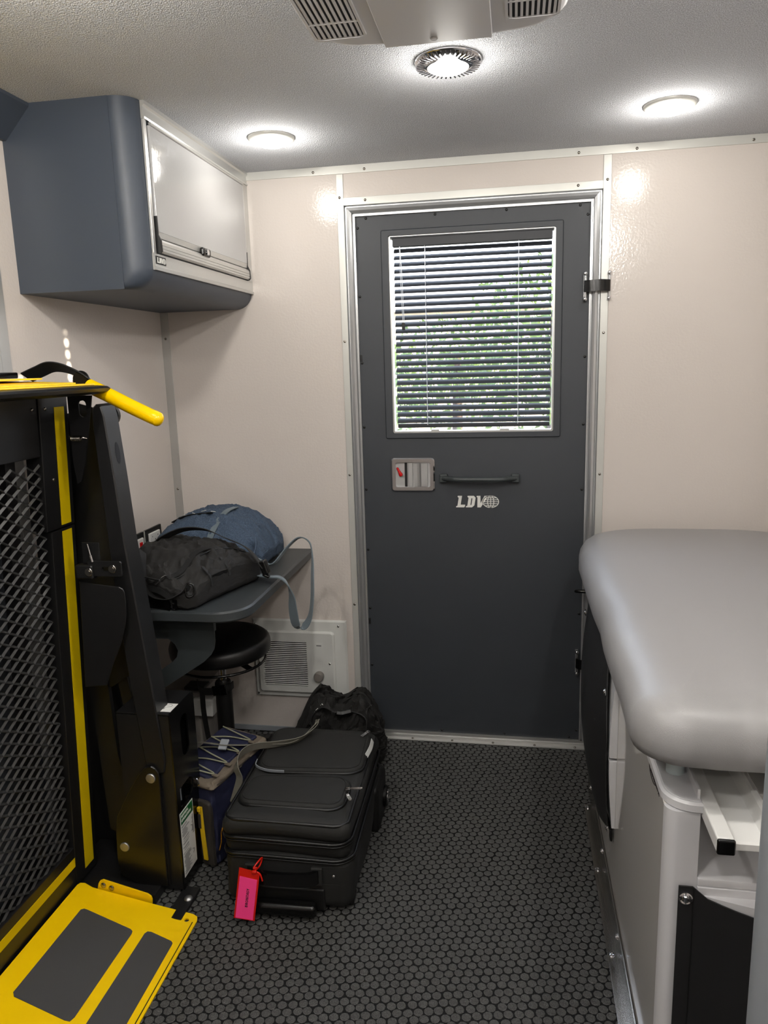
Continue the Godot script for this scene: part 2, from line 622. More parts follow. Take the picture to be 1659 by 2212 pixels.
func room() -> void:
	var w := 0.06
	# the floor: a rubber sheet with raised coins
	var fl := struct("floor", bx(Vector3(XL - w, -w, ZB - w), Vector3(XR + w, 0, ZF + w)), M.rubber_base, 0)
	var rng := RandomNumberGenerator.new()
	rng.seed = 11
	var shapes := []
	for k in 4:
		var n := 10
		var lo := PackedVector3Array()
		var hi := PackedVector3Array()
		for i in n:
			var a := -TAU * (i + rng.randf() * 0.3) / n
			var r := 0.0107 * (0.95 + rng.randf() * 0.1)
			lo.append(Vector3(cos(a) * r, 0, sin(a) * r))
			hi.append(Vector3(cos(a) * r * 0.88, 0.0013, sin(a) * r * 0.88))
		shapes.append(mk(loft([lo, hi]), 20))
	var spots := []
	var pitch := 0.0232
	var turn := Basis(Vector3.UP, 0.21)
	for i in range(-120, 120):
		for j in range(-120, 120):
			var p := turn * Vector3((i + 0.5 * (j & 1)) * pitch, 0, j * pitch * 0.866) + Vector3(-0.2, 0, -1.6)
			p += Vector3(rng.randf_range(-1, 1), 0, rng.randf_range(-1, 1)) * 0.0012
			if p.x < XL + 0.012 or p.x > 0.62 or p.z > -0.6 or p.z < ZB + 0.012:
				continue
			spots.append([p.distance_to(Vector3(0, 1.4, 0)) if p.x > -0.82 and p.x < 0.22 and p.z < -1.28 and p.z + p.x * 0.12 < -1.22 else 99.0, p, rng.randi() % 4, rng.randf() * TAU])
	spots.sort_custom(func(a, b): return a[0] < b[0])
	var rest := MultiMesh.new()
	rest.transform_format = MultiMesh.TRANSFORM_3D
	rest.mesh = shapes[0]
	rest.instance_count = spots.size() - 300
	for k in spots.size():
		var s: Array = spots[k]
		var x := at(s[1], Basis(Vector3.UP, s[3]))
		if k < 300:
			same(fl, "floor_stud", shapes[s[2]], M.rubber_coin, x)
		else:
			rest.set_instance_transform(k - 300, fl.global_transform.affine_inverse() * x)
	var mm := MultiMeshInstance3D.new()
	mm.multimesh = rest
	mm.material_override = M.rubber_coin
	put_name(fl, mm, "floor_studs")
	mm.set_meta("kind", "stuff")
	struct("ceiling", bx(Vector3(XL - w, YC, ZB - w), Vector3(XR + w, YC + w, ZF + w)), M.ceiling, 0)
	struct("wall_left", bx(Vector3(XL - w, 0, ZB - w), Vector3(XL, YC, ZF + w)), M.wall, 0)
	struct("wall_right", ext_x(pv([ZB - w, 0, ZF + w, 0, ZF + w, YC, ZB - w, YC]), XR, XR + w, [pv([-1.80, 1.70, -1.20, 1.70, -1.20, 2.05, -1.80, 2.05])]), M.wall, 10)
	# a shade closes the high window in it; the sun comes through its cord holes
	var shade := PackedVector3Array()
	for q in [[-1.81, -1.5532, 1.69, 2.07], [-1.5428, -1.3286, 1.69, 2.07], [-1.3214, -1.19, 1.69, 2.07], [-1.5532, -1.5428, 1.69, 1.9188], [-1.3286, -1.3214, 1.69, 1.9214], [-1.3286, -1.3214, 1.9286, 2.07]]:
		shade.append_array(bx(Vector3(XR + w, q[2], q[0]), Vector3(XR + w + 0.004, q[3], q[1])))
	for k in 5:
		var y0 := 1.9292 + 0.0325 * k
		shade.append_array(bx(Vector3(XR + w, y0, -1.5532), Vector3(XR + w + 0.004, 2.07 if k == 4 else y0 + 0.0221, -1.5428)))
	var wn := struct("window_1", shade, M.cabinet, 10)
	part(wn, "window_frame", ext_x(pv([-1.83, 1.675, -1.17, 1.675, -1.17, 2.055, -1.83, 2.055]), XR - 0.004, XR, [pv([-1.80, 1.70, -1.20, 1.70, -1.20, 2.05, -1.80, 2.05])]), M.alu_strip, 10)
	struct("wall_front", bx(Vector3(XL, 0, ZF), Vector3(XR, YC, ZF + w)), M.wall, 0)
	# the back wall, with the opening for the door
	var shell := ext(pv([XL, 0, -0.572, 0, -0.572, 1.93, 0.272, 1.93, 0.272, 0, XR, 0, XR, YC, XL, YC]), ZB - w, ZB)
	struct("wall_back", shell, M.wall, 0)
	# trims of the back wall, each with its screws
	var tr := struct("trim_1", bx(Vector3(-0.912, 2.030, ZB), Vector3(XR, YC, ZB + 0.004), 0.001), M.alu_strip)
	screws(tr, "screw", M.steel, screw_mesh, [Vector3(-0.672, 2.040, ZB + 0.004), Vector3(-0.497, 2.040, ZB + 0.004), Vector3(0.194, 2.040, ZB + 0.004), Vector3(0.370, 2.040, ZB + 0.004), Vector3(0.71, 2.040, ZB + 0.004)], Vector3.BACK)
	var ys := [1.955, 1.484, 1.016, 0.53]
	var ta := struct("trim_2", bx(Vector3(-0.594, 0, ZB), Vector3(-0.571, 2.029, ZB + 0.004), 0.001), M.alu_strip)
	var tb := struct("trim_3", bx(Vector3(0.271, 0, ZB), Vector3(0.296, 2.029, ZB + 0.004), 0.001), M.alu_strip)
	for y in ys:
		screws(ta, "screw", M.steel, screw_mesh, [Vector3(-0.5845, y, ZB + 0.004)], Vector3.BACK)
		screws(tb, "screw", M.steel, screw_mesh, [Vector3(0.284, y, ZB + 0.004)], Vector3.BACK)
	var th := struct("trim_4", bx(Vector3(-0.571, 1.929, ZB), Vector3(0.271, 1.954, ZB + 0.004), 0.001), M.alu_strip)
	screws(th, "screw", M.steel, screw_mesh, [Vector3(-0.497, 1.943, ZB + 0.004), Vector3(0.194, 1.943, ZB + 0.004)], Vector3.BACK)
	var tc := struct("trim_5", bx(Vector3(XL, 0.02, ZB), Vector3(XL + 0.030, 1.606, ZB + 0.004), 0.001), M.alu_satin)
	screws(tc, "screw", M.steel, screw_mesh, [Vector3(XL + 0.015, 1.515, ZB + 0.004), Vector3(XL + 0.015, 0.965, ZB + 0.004)], Vector3.BACK)
	struct("trim_6", bx(Vector3(XL, 0.02, -1.752), Vector3(XL + 0.004, 1.973, -1.715), 0.001), M.alu_satin)
	struct("trim_7", bx(Vector3(XL, 0.02, -1.712), Vector3(XL + 0.006, 1.973, -1.675), 0.001), M.alu_satin)
	struct("trim_8", ext(pv([XL, YC, XL, 1.974, XL + 0.01, 1.974, -1.181, YC - 0.008, -1.181, YC]), -1.826, ZF), M.cabinet, 10)
	struct("baseboard_back", bx(Vector3(XL, 0, ZB), Vector3(-0.595, 0.021, ZB + 0.005), 0.001), M.post_grey)
	# the dark side door that the lift stands in front of
	struct("door_2", bx(Vector3(XL, 0.03, -1.672), Vector3(XL + 0.012, 1.95, -0.55), 0.003), M.door)

func door() -> void:
	var zf := ZB - 0.008
	var d := Node3D.new()
	put_name(self, d, "door_1")
	d.set_meta("kind", "structure")
	d.position = Vector3(-0.15, 0, zf)
	# the aluminium frame round the leaf: a stepped extrusion on three sides and a sill
	var prof := [[0.0, 0.006], [0.003, -0.004], [0.006, -0.004], [0.010, 0.008], [0.018, 0.010], [0.025, 0.004], [0.027, -0.006], [0.029, -0.006], [0.031, 0.002], [0.036, 0.002], [0.036, -0.045], [0.0, -0.045]]
	for side in 3:
		var rings := []
		for e in 2:
			var r := PackedVector3Array()
			for p in prof:
				var o: float = p[0]
				var z: float = ZB + p[1]
				if side == 0:
					r.append(Vector3(-0.571 + o, 0.03 if e == 0 else 1.929 - o, z))
				elif side == 1:
					r.append(Vector3(0.272 - o, 0.03 if e == 0 else 1.929 - o, z))
				else:
					r.append(Vector3(-0.571 + o if e == 0 else 0.272 - o, 1.929 - o, z))
			if side == 0:
				r.reverse()
			if side == 2:
				r.reverse()
			rings.append(r)
		var lt := loft(rings)
		if side == 0 or side == 2:
			lt.reverse()
			lt = loft([rings[1], rings[0]])
		else:
			lt = loft([rings[1], rings[0]])
		part(d, "frame_rail", lt, M.alu, 25)
	var sill := ext_x(pv([ZB - 0.05, 0.0, ZB + 0.016, 0.0, ZB + 0.016, 0.003, ZB + 0.004, 0.006, ZB + 0.002, 0.013, ZB - 0.006, 0.013, ZB - 0.006, 0.019, ZB + 0.0, 0.021, ZB + 0.0, 0.028, ZB - 0.05, 0.028]), -0.571, 0.272)
	var sl := part(d, "sill", sill, M.alu_satin, 20)
	screws(sl, "screw", M.steel, screw_mesh, [Vector3(-0.377, 0.005, ZB + 0.008), Vector3(-0.227, 0.005, ZB + 0.008), Vector3(-0.075, 0.005, ZB + 0.008), Vector3(0.077, 0.005, ZB + 0.008), Vector3(0.222, 0.005, ZB + 0.008)], Vector3(0, 1, 0.3))
	# the leaf with its window opening
	var x0 := -0.535
	var x1 := 0.236
	var leaf := ext(pv([x0, 0.029, x1, 0.029, x1, 1.893, x0, 1.893]), zf - 0.042, zf, [rrect(-0.424, 1.163, 0.128, 1.825, 0.004, 2)])
	var lf := part(d, "door_leaf", leaf, M.door, 10)
	var rim := ext(rrect(-0.450, 1.143, 0.152, 1.845, 0.006, 3), zf, zf + 0.006, [rrect(-0.4245, 1.1625, 0.1285, 1.8255, 0.004, 3)], 0.003)
	part(d, "window_frame", rim, M.door, 20)
	var liner := ext(rrect(-0.424, 1.163, 0.128, 1.825, 0.004, 2), zf - 0.0415, zf - 0.001, [rrect(-0.4185, 1.1685, 0.1225, 1.8195, 0.003, 2)])
	part(d, "window_liner", liner, M.alu_satin, 15)
	part(d, "liner_head", bx(Vector3(-0.4185, 1.8185, zf - 0.035), Vector3(0.1225, 1.8225, zf - 0.0005)), M.slat, 0)
	for p in [[-0.290, -0.262], [-0.052, -0.020]]:
		part(d, "liner_clip", bx(Vector3(p[0], 1.1685, zf - 0.03), Vector3(p[1], 1.173, zf - 0.004)), M.alu_satin)
	part(d, "pane", bx(Vector3(-0.4185, 1.1685, zf - 0.040), Vector3(0.1225, 1.8195, zf - 0.036)), M.glass, 0)
	var sc := []
	for k in 9:
		sc.append(Vector3(-0.528, 0.066 + 0.2238 * k, zf))
		sc.append(Vector3(0.2275, 0.066 + 0.2238 * k, zf))
	for k in 4:
		sc.append(Vector3(-0.499 + 0.234 * k, 1.886, zf))
		sc.append(Vector3(-0.501 + 0.234 * k, 0.037, zf))
	screws(lf, "screw", M.screw_black, screw_mesh, sc, Vector3.BACK)
	for y in [1.415, 0.452]:
		part(d, "edge_clip", bx(Vector3(-0.5405, y, zf - 0.004), Vector3(-0.527, y + 0.022, zf + 0.003), 0.001), M.black)
	# paddle latch in a chromed tray
	var lt2 := part(d, "latch", ext(rrect(-0.434, 0.955, -0.279, 1.075, 0.012, 5), zf, zf + 0.010, [rrect(-0.418, 0.971, -0.294, 1.059, 0.006, 4)], 0.004), M.chrome, 25)
	part(lt2, "latch_tray", bx(Vector3(-0.42, 0.969, zf + 0.0005), Vector3(-0.292, 1.061, zf + 0.002)), M.chrome_rough, 0)
	part(lt2, "latch_slot", bx(Vector3(-0.386, 0.972, zf + 0.002), Vector3(-0.377, 1.058, zf + 0.0045), 0.001), M.black)
	part(lt2, "latch_bar", bx(Vector3(-0.374, 0.973, zf + 0.002), Vector3(-0.357, 1.057, zf + 0.006), 0.002), M.chrome_rough)
	part(lt2, "latch_paddle", ext_y(pv([-0.352, zf + 0.003, -0.352, zf + 0.010, -0.340, zf + 0.011, -0.333, zf + 0.006, -0.326, zf + 0.011, -0.304, zf + 0.012, -0.304, zf + 0.003]), 0.974, 1.056), M.chrome_rough, 25)
	var lev := lathe(v2s([0.0, 0, 0.006, 0.001, 0.0075, 0.006, 0.006, 0.012, 0.0045, 0.022, 0.004, 0.033, 0.0, 0.035]), 12)
	part(lt2, "lock_lever", at(Vector3(-0.397, 1.011, zf + 0.009), turn_to(Vector3(-0.42, 0.9, 0.15))) * lev, M.red, 50, "small red lock lever")
	# pull handle
	var h := part(d, "door_handle", tube(smooth([Vector3(-0.249, 1.003, zf + 0.014), Vector3(-0.225, 1.003, zf + 0.030), Vector3(-0.205, 1.003, zf + 0.043), Vector3(-0.16, 1.003, zf + 0.047), Vector3(-0.12, 1.003, zf + 0.047), Vector3(-0.08, 1.003, zf + 0.047), Vector3(-0.04, 1.003, zf + 0.043), Vector3(-0.02, 1.003, zf + 0.030), Vector3(0.004, 1.003, zf + 0.014)], 4), 0.0095, 12), M.bracket, 50)
	for x in [-0.247, 0.002]:
		part(h, "handle_base", bx(Vector3(x - 0.014, 0.988, zf), Vector3(x + 0.014, 1.018, zf + 0.022), 0.004, 3), M.bracket, 40)
	logo(d, Vector3(-0.205, 0.897, zf), Basis(), 0.152)
	# the blind hanging in the window
	var b := thing("venetian_blind", "dark grey venetian blind with narrow slats over the door window", "blind", Vector3(-0.148, 1.19, zf - 0.02))
	var zb := zf - 0.017
	part(b, "head_rail", bx(Vector3(-0.412, 1.790, zb - 0.012), Vector3(0.118, 1.8195, zb + 0.012), 0.002), M.slat)
	part(b, "bottom_rail", bx(Vector3(-0.408, 1.180, zb - 0.010), Vector3(0.116, 1.1945, zb + 0.010), 0.003, 2), M.slat)
	var n := 27
	var sp := PackedVector3Array()
	var rings := []
	for e in 2:
		var r := PackedVector3Array()
		for k in 7:
			var u := (k / 6.0 - 0.5)
			r.append(Vector3(-0.263 + 0.526 * e, 0.0018 * (1.0 - 4.0 * u * u), u * 0.0235))
		for k in 7:
			var u := 0.5 - k / 6.0
			r.append(Vector3(-0.263 + 0.526 * e, 0.0018 * (1.0 - 4.0 * u * u) - 0.0004, u * 0.0235))
		rings.append(r)
	sp = loft([rings[1], rings[0]])
	var sm2 := mk(sp, 40)
	for k in n:
		same(b, "slat", sm2, M.slat, at(Vector3(-0.146, 1.205 + 0.02205 * k, zb), Basis(Vector3.RIGHT, deg_to_rad(43.0))))
	for x in [-0.302, 0.009]:
		for z in [-0.0098, 0.0098]:
			part(b, "ladder_cord", tube(PackedVector3Array([Vector3(x, 1.19, zb + z), Vector3(x, 1.792, zb + z)]), 0.0011, 6), M.clear)
	part(b, "pull_cord", tube(PackedVector3Array([Vector3(-0.388, 1.79, zb + 0.014), Vector3(-0.386, 1.70, zb + 0.016), Vector3(-0.381, 1.54, zb + 0.016)]), 0.0011, 6), M.clear)
	part(b, "pull_cord", tube(PackedVector3Array([Vector3(-0.386, 1.79, zb + 0.014), Vector3(-0.381, 1.70, zb + 0.016), Vector3(-0.3765, 1.54, zb + 0.016)]), 0.0011, 6), M.clear)
	part(b, "cord_tassel", bx(Vector3(-0.3845, 1.516, zb + 0.011), Vector3(-0.373, 1.541, zb + 0.021), 0.002), M.black)

# the maker's lettering and its globe, as raised pieces
func logo(parent: Node, o: Vector3, b: Basis, w: float) -> void:
	var s := w / 1.62
	var x := at(o, b.scaled(Vector3(s, s, s)))
	var sh := func(pts: Array) -> PackedVector2Array:
		var q := PackedVector2Array()
		for i in range(0, pts.size(), 2):
			q.append(Vector2(pts[i] + pts[i + 1] * 0.16, pts[i + 1]))
		return q
	var back := PackedVector2Array()
	var lg := part(parent, "logo_letter", x * ext(sh.call([0.0, 0.0, 0.30, 0.0, 0.33, 0.03, 0.33, 0.10, 0.16, 0.10, 0.16, 0.44, 0.0, 0.44, 0.0, 0.40, 0.045, 0.37, 0.045, 0.06, 0.0, 0.04]), 0, 0.02), M.label_white, 20)
	part(parent, "logo_letter", x * ext(sh.call([0.37, 0.0, 0.60, 0.0, 0.68, 0.08, 0.68, 0.37, 0.60, 0.44, 0.37, 0.44, 0.37, 0.40, 0.415, 0.37, 0.415, 0.06, 0.37, 0.04]), 0, 0.02, [sh.call([0.525, 0.09, 0.565, 0.09, 0.565, 0.35, 0.525, 0.35])]), M.label_white, 20)
	part(parent, "logo_letter", x * ext(sh.call([0.80, 0.0, 0.93, 0.0, 1.14, 0.44, 1.0, 0.44, 0.895, 0.16, 0.85, 0.44, 0.71, 0.44, 0.71, 0.40, 0.745, 0.38]), 0, 0.02), M.label_white, 20)
	var g := PackedVector3Array()
	var c := Vector2(1.30, 0.215)
	for k in 2:
		var r := [0.31, 0.13][k] as float
		g.append_array(ext(ring2(c, r, 28, 0.235), 0, 0.02, [ring2(c, r - 0.028, 28, 0.235 - 0.024)]))
	g.append_array(ext(pv([c.x - 0.012, c.y - 0.22, c.x + 0.012, c.y - 0.22, c.x + 0.012, c.y + 0.22, c.x - 0.012, c.y + 0.22]), 0, 0.02))
	for e in [[-0.15, 0.21], [-0.075, 0.28], [0.0, 0.30], [0.075, 0.28], [0.15, 0.21]]:
		g.append_array(ext(pv([c.x - e[1], c.y + e[0] - 0.011, c.x + e[1], c.y + e[0] - 0.011, c.x + e[1], c.y + e[0] + 0.011, c.x - e[1], c.y + e[0] + 0.011]), 0, 0.021))
	part(parent, "logo_globe", x * g, M.label_white, 20)

func outside() -> void:
	struct("ground", bx(Vector3(-14, -0.62, -22), Vector3(14, -0.56, ZB - 0.3)), M.asphalt, 0)
	var leaf := PackedVector3Array()
	quad(leaf, Vector3(-0.04, 0, 0), Vector3(0, -0.008, 0.09), Vector3(0.04, 0, 0), Vector3(0, 0.008, -0.09))
	var lm := mk(leaf, 0)
	var rng := RandomNumberGenerator.new()
	rng.seed = 5
	var kinds := [[Vector3(-2.6, -0.56, -11.0), 2.6, 1.3, "green leafy tree standing outside, left in the door window"], [Vector3(0.6, -0.56, -12.0), 3.6, 1.6, "tall green leafy tree outside, right in the door window"], [Vector3(-1.2, -0.56, -16.0), 3.0, 1.9, "far leafy tree outside, behind the other two trees"]]
	for t in kinds:
		var o: Vector3 = t[0]
		var tr := thing("tree", t[3], "tree", o, "trees outside the door")
		part(tr, "trunk", at(o) * lathe(v2s([0.16, 0.0, 0.11, 0.6, 0.08, t[1] * 0.75]), 10), M.bark, 60)
		var mm := MultiMesh.new()
		mm.transform_format = MultiMesh.TRANSFORM_3D
		mm.mesh = lm
		mm.instance_count = 1500
		for k in 1500:
			var d := Vector3(rng.randfn(), rng.randfn(), rng.randfn()).normalized() * pow(rng.randf(), 0.45)
			var p := Vector3(d.x * t[2], t[1] * 0.58 + d.y * t[1] * 0.42, d.z * t[2])
			mm.set_instance_transform(k, at(p, Basis.from_euler(Vector3(rng.randf() * TAU, rng.randf() * TAU, rng.randf() * TAU))))
		var cr := MultiMeshInstance3D.new()
		cr.multimesh = mm
		cr.material_override = M.leaf
		put_name(tr, cr, "crown")
		cr.set_meta("kind", "stuff")
	var h := thing("building", "pale low building far behind the trees outside", "building", Vector3(0, -0.56, -18))
	part(h, "wall", bx(Vector3(-6, -0.56, -20), Vector3(3.5, 2.6, -18)), M.render_wall, 0)
	part(h, "roof", ext_x(pv([-20.3, 2.6, -17.7, 2.6, -19.0, 3.6]), -6.3, 3.8), M.roof, 10)

func lamp(o: Vector3, label: String, open: bool, power := 0.055) -> Node3D:
	var l := thing("downlight", label, "ceiling light", o, "")
	if open:
		var bz := at(o) * lathe(v2s([0.046, -0.016, 0.050, -0.015, 0.072, -0.006, 0.074, -0.003, 0.074, 0.0]), 40)
		part(l, "bezel", bz, M.chrome, 40)
		var ribs := PackedVector3Array()
		for k in 40:
			var a := TAU * k / 40
			ribs.append_array(at(o + Vector3(cos(a) * 0.061, -0.0125, sin(a) * 0.061), Basis(Vector3.UP, -a)) * rbox(Vector3(0.020, 0.003, 0.004), 0.001, 1))
		var rb := part(l, "bezel_rib", ribs, M.chrome, 30)
		rb.set_meta("kind", "stuff")
	else:
		part(l, "bezel", at(o) * lathe(v2s([0.044, -0.012, 0.047, -0.012, 0.062, -0.009, 0.067, -0.005, 0.068, 0.0]), 40), M.alu_strip, 40)
	part(l, "lens", at(o) * lathe(v2s([0.0, -0.024, 0.02, -0.0235, 0.036, -0.021, 0.0455, -0.016, 0.0465, -0.010]), 32), M.lens, 60)
	var a := OmniLight3D.new()
	a.light_size = 0.042
	a.light_energy = power
	a.light_color = Color(1.0, 0.98, 0.95)
	a.omni_range = 12.0
	a.omni_attenuation = 2.0
	a.shadow_enabled = true
	put_name(l, a, "lamp_light")
	a.global_position = o + Vector3(0, -0.055, 0)
	return l

func lamps() -> void:
	lamp(Vector3(-0.701, YC, -2.256), "round ceiling downlight with a flat satin rim nearest the overhead cabinet", false)
	lamp(Vector3(0.400, YC, -2.256), "round ceiling downlight with a flat satin rim above the exam table", false)
	lamp(Vector3(-0.150, YC, -1.816), "round ceiling downlight with a ribbed chrome rim beside the air conditioner", true)
	for p in [[-0.70, -1.00], [0.40, -1.00], [-0.15, -0.55], [-0.70, 0.0], [0.40, 0.0], [-0.15, 0.8]]:
		var l := lamp(Vector3(p[0], YC, p[1]), "round ceiling downlight behind the camera", false, 0.42 if p[1] == -1.0 else 0.28)
		l.set_meta("group", "downlights behind the camera")
	# air conditioner under the ceiling
	var a := thing("air_conditioner", "white plastic ceiling air conditioner with two slotted grilles", "air conditioner", Vector3(-0.148, YC, -1.2))
	var out := PackedVector2Array()
	for p in [[-0.388, -0.75], [-0.388, -1.46]]:
		out.append(Vector2(p[0], p[1]))
	for k in 8:
		var g := PI + PI / 2 * k / 7.0
		out.append(Vector2(-0.283 + cos(g) * 0.105, -1.485 + sin(g) * 0.105))
	out.append(Vector2(-0.148, -1.612))
	for k in 8:
		var g := PI * 1.5 + PI / 2 * k / 7.0
		out.append(Vector2(-0.013 + cos(g) * 0.105, -1.485 + sin(g) * 0.105))
	out.append(Vector2(0.092, -1.46)); out.append(Vector2(0.092, -0.75))
	if area2(out) > 0:
		out.reverse()
	# seen from below the outline is clockwise in x, z: grow the shell ring by ring
	var rings := []
	for e in [[-0.006, YC], [0.0, YC - 0.012], [0.0, YC - 0.030], [0.004, YC - 0.040], [0.012, YC - 0.0455], [0.022, YC - 0.047]]:
		var q := inset(out, -e[0])
		var r := PackedVector3Array()
		for p in q:
			r.append(Vector3(p.x, e[1], p.y))
		rings.append(r)
	var sh := loft(rings)
	part(a, "shell", sh, M.appliance, 50)
	part(a, "centre_panel", bx(Vector3(-0.252, YC - 0.0515, -1.585), Vector3(-0.046, YC - 0.046, -0.80), 0.002), M.appliance)
	part(a, "sensor", at(Vector3(-0.155, YC - 0.052, -1.562)) * lathe(v2s([0.0, -0.002, 0.006, -0.002, 0.0075, 0.0]), 14), M.knob)
	for s in 2:
		var gx0 := [-0.372, -0.016][s] as float
		var gx1 := [-0.282, 0.070][s] as float
		var zf := [-1.525, -1.517][s] as float
		part(a, "grille_frame", ext_y(rrect(gx0 - 0.005, zf - 0.006, gx1 + 0.005, -1.0, 0.012, 4), YC - 0.0505, YC - 0.046, [rrect(gx0, zf, gx1, -1.005, 0.010, 4)]), M.appliance, 20)
		part(a, "grille_cavity", ext_y(rrect(gx0, zf, gx1, -1.005, 0.010, 4), YC - 0.0474, YC - 0.0468), M.dark_hole, 10)
		var nb := 9
		for k in nb:
			var x := lerpf(gx0, gx1, (k + 0.5) / nb)
			part(a, "louvre", bx(Vector3(x - 0.0024, YC - 0.050, zf + 0.003), Vector3(x + 0.0024, YC - 0.0465, -1.01)), M.appliance, 0)
		part(a, "grille_bar", bx(Vector3(gx0, YC - 0.0502, zf + 0.062), Vector3(gx1, YC - 0.0465, zf + 0.066)), M.appliance, 0)

func cabinet() -> void:
	var c := thing("overhead_cabinet", "dark blue grey overhead cabinet with a white lift-up door and aluminium trim", "cabinet", Vector3(-1.09, 1.606, -2.22))
	var sec := func(ins: float, z: float, zo: float) -> PackedVector3Array:
		var r := PackedVector3Array()
		var xr := -0.914 - ins
		var rad := 0.055
		r.append(Vector3(XL, 1.607, z)); 
		for k in 9:
			var g := -PI / 2 + PI / 2 * k / 8.0
			r.append(Vector3(xr - rad + cos(g) * rad, 1.607 + rad + sin(g) * rad, z))
		r.append(Vector3(xr, YC, z)); r.append(Vector3(XL, YC, z))
		return r
	var rings := [sec.call(0.0, ZB, 0)]
	for k in 8:
		var g := PI / 2 * k / 7.0
		rings.append(sec.call(0.055 * (1.0 - cos(g)), -1.881 + 0.055 * sin(g), 0))
	part(c, "body", loft(rings), M.cabinet, 35)
	part(c, "end_panel", bx(Vector3(XL, 1.607, -1.826), Vector3(-0.972, YC, -1.8245)), M.cabinet, 10)
	var xf := -0.914
	part(c, "top_rail", ext(pv([xf, 2.014, xf + 0.009, 2.014, xf + 0.010, 2.019, xf + 0.006, 2.022, xf + 0.006, 2.043, xf + 0.011, 2.047, xf + 0.011, YC, xf, YC]), ZB, -1.874), M.alu_satin, 20)
	part(c, "bottom_rail", ext(pv([xf, 1.656, xf + 0.008, 1.656, xf + 0.009, 1.664, xf + 0.006, 1.667, xf + 0.006, 1.697, xf, 1.697]), ZB, -1.874), M.alu_satin, 20)
	part(c, "stile", bx(Vector3(xf, 1.697, -1.889), Vector3(xf + 0.006, 2.014, -1.874), 0.001), M.alu_satin)
	part(c, "stile", bx(Vector3(xf, 1.697, ZB), Vector3(xf + 0.006, 2.014, -2.573), 0.001), M.alu_satin)
	var dr := part(c, "cabinet_door", bx(Vector3(xf, 1.752, -2.562), Vector3(xf + 0.010, 2.005, -1.897), 0.002), M.white_gloss)
	part(dr, "hinge", tube(PackedVector3Array([Vector3(xf + 0.010, 2.009, -2.56), Vector3(xf + 0.010, 2.009, -1.90)]), 0.004, 10), M.alu_satin)
	part(dr, "lower_lip", ext(pv([xf, 1.735, xf + 0.008, 1.738, xf + 0.010, 1.752, xf, 1.752]), -2.562, -1.897), M.alu_satin, 10)
	var hr := ext(pv([xf, 1.700, xf + 0.012, 1.700, xf + 0.017, 1.704, xf + 0.017, 1.709, xf + 0.0155, 1.710, xf + 0.017, 1.711, xf + 0.017, 1.717, xf + 0.0155, 1.718, xf + 0.017, 1.719, xf + 0.016, 1.727, xf + 0.012, 1.733, xf, 1.733]), -2.560, -1.900)
	part(dr, "handle_rail", hr, M.alu_satin, 15)
	for z in [-1.8975, -2.5625]:
		part(dr, "end_cap", ext(pv([xf, 1.698, xf + 0.014, 1.698, xf + 0.019, 1.704, xf + 0.018, 1.730, xf + 0.011, 1.745, xf + 0.011, 1.79, xf, 1.79]), z - 0.002, z + 0.002), M.black, 10)
	var lk := part(dr, "lock", bx(Vector3(xf + 0.008, 1.727, -2.216), Vector3(xf + 0.022, 1.751, -2.160), 0.006, 3), M.black_gloss, 40)
	part(lk, "lock_barrel", at(Vector3(xf + 0.022, 1.739, -2.187), turn_to(Vector3.RIGHT)) * lathe(v2s([0.0085, 0, 0.0085, 0.003, 0.0, 0.0035]), 16), M.chrome, 40)
	part(c, "badge", bx(Vector3(xf + 0.006, 1.6715, -1.936), Vector3(xf + 0.0075, 1.6915, -1.880), 0.0005), M.black)
	logo(c, Vector3(xf + 0.0075, 1.6745, -1.884), Basis(Vector3.UP, PI / 2), 0.050)

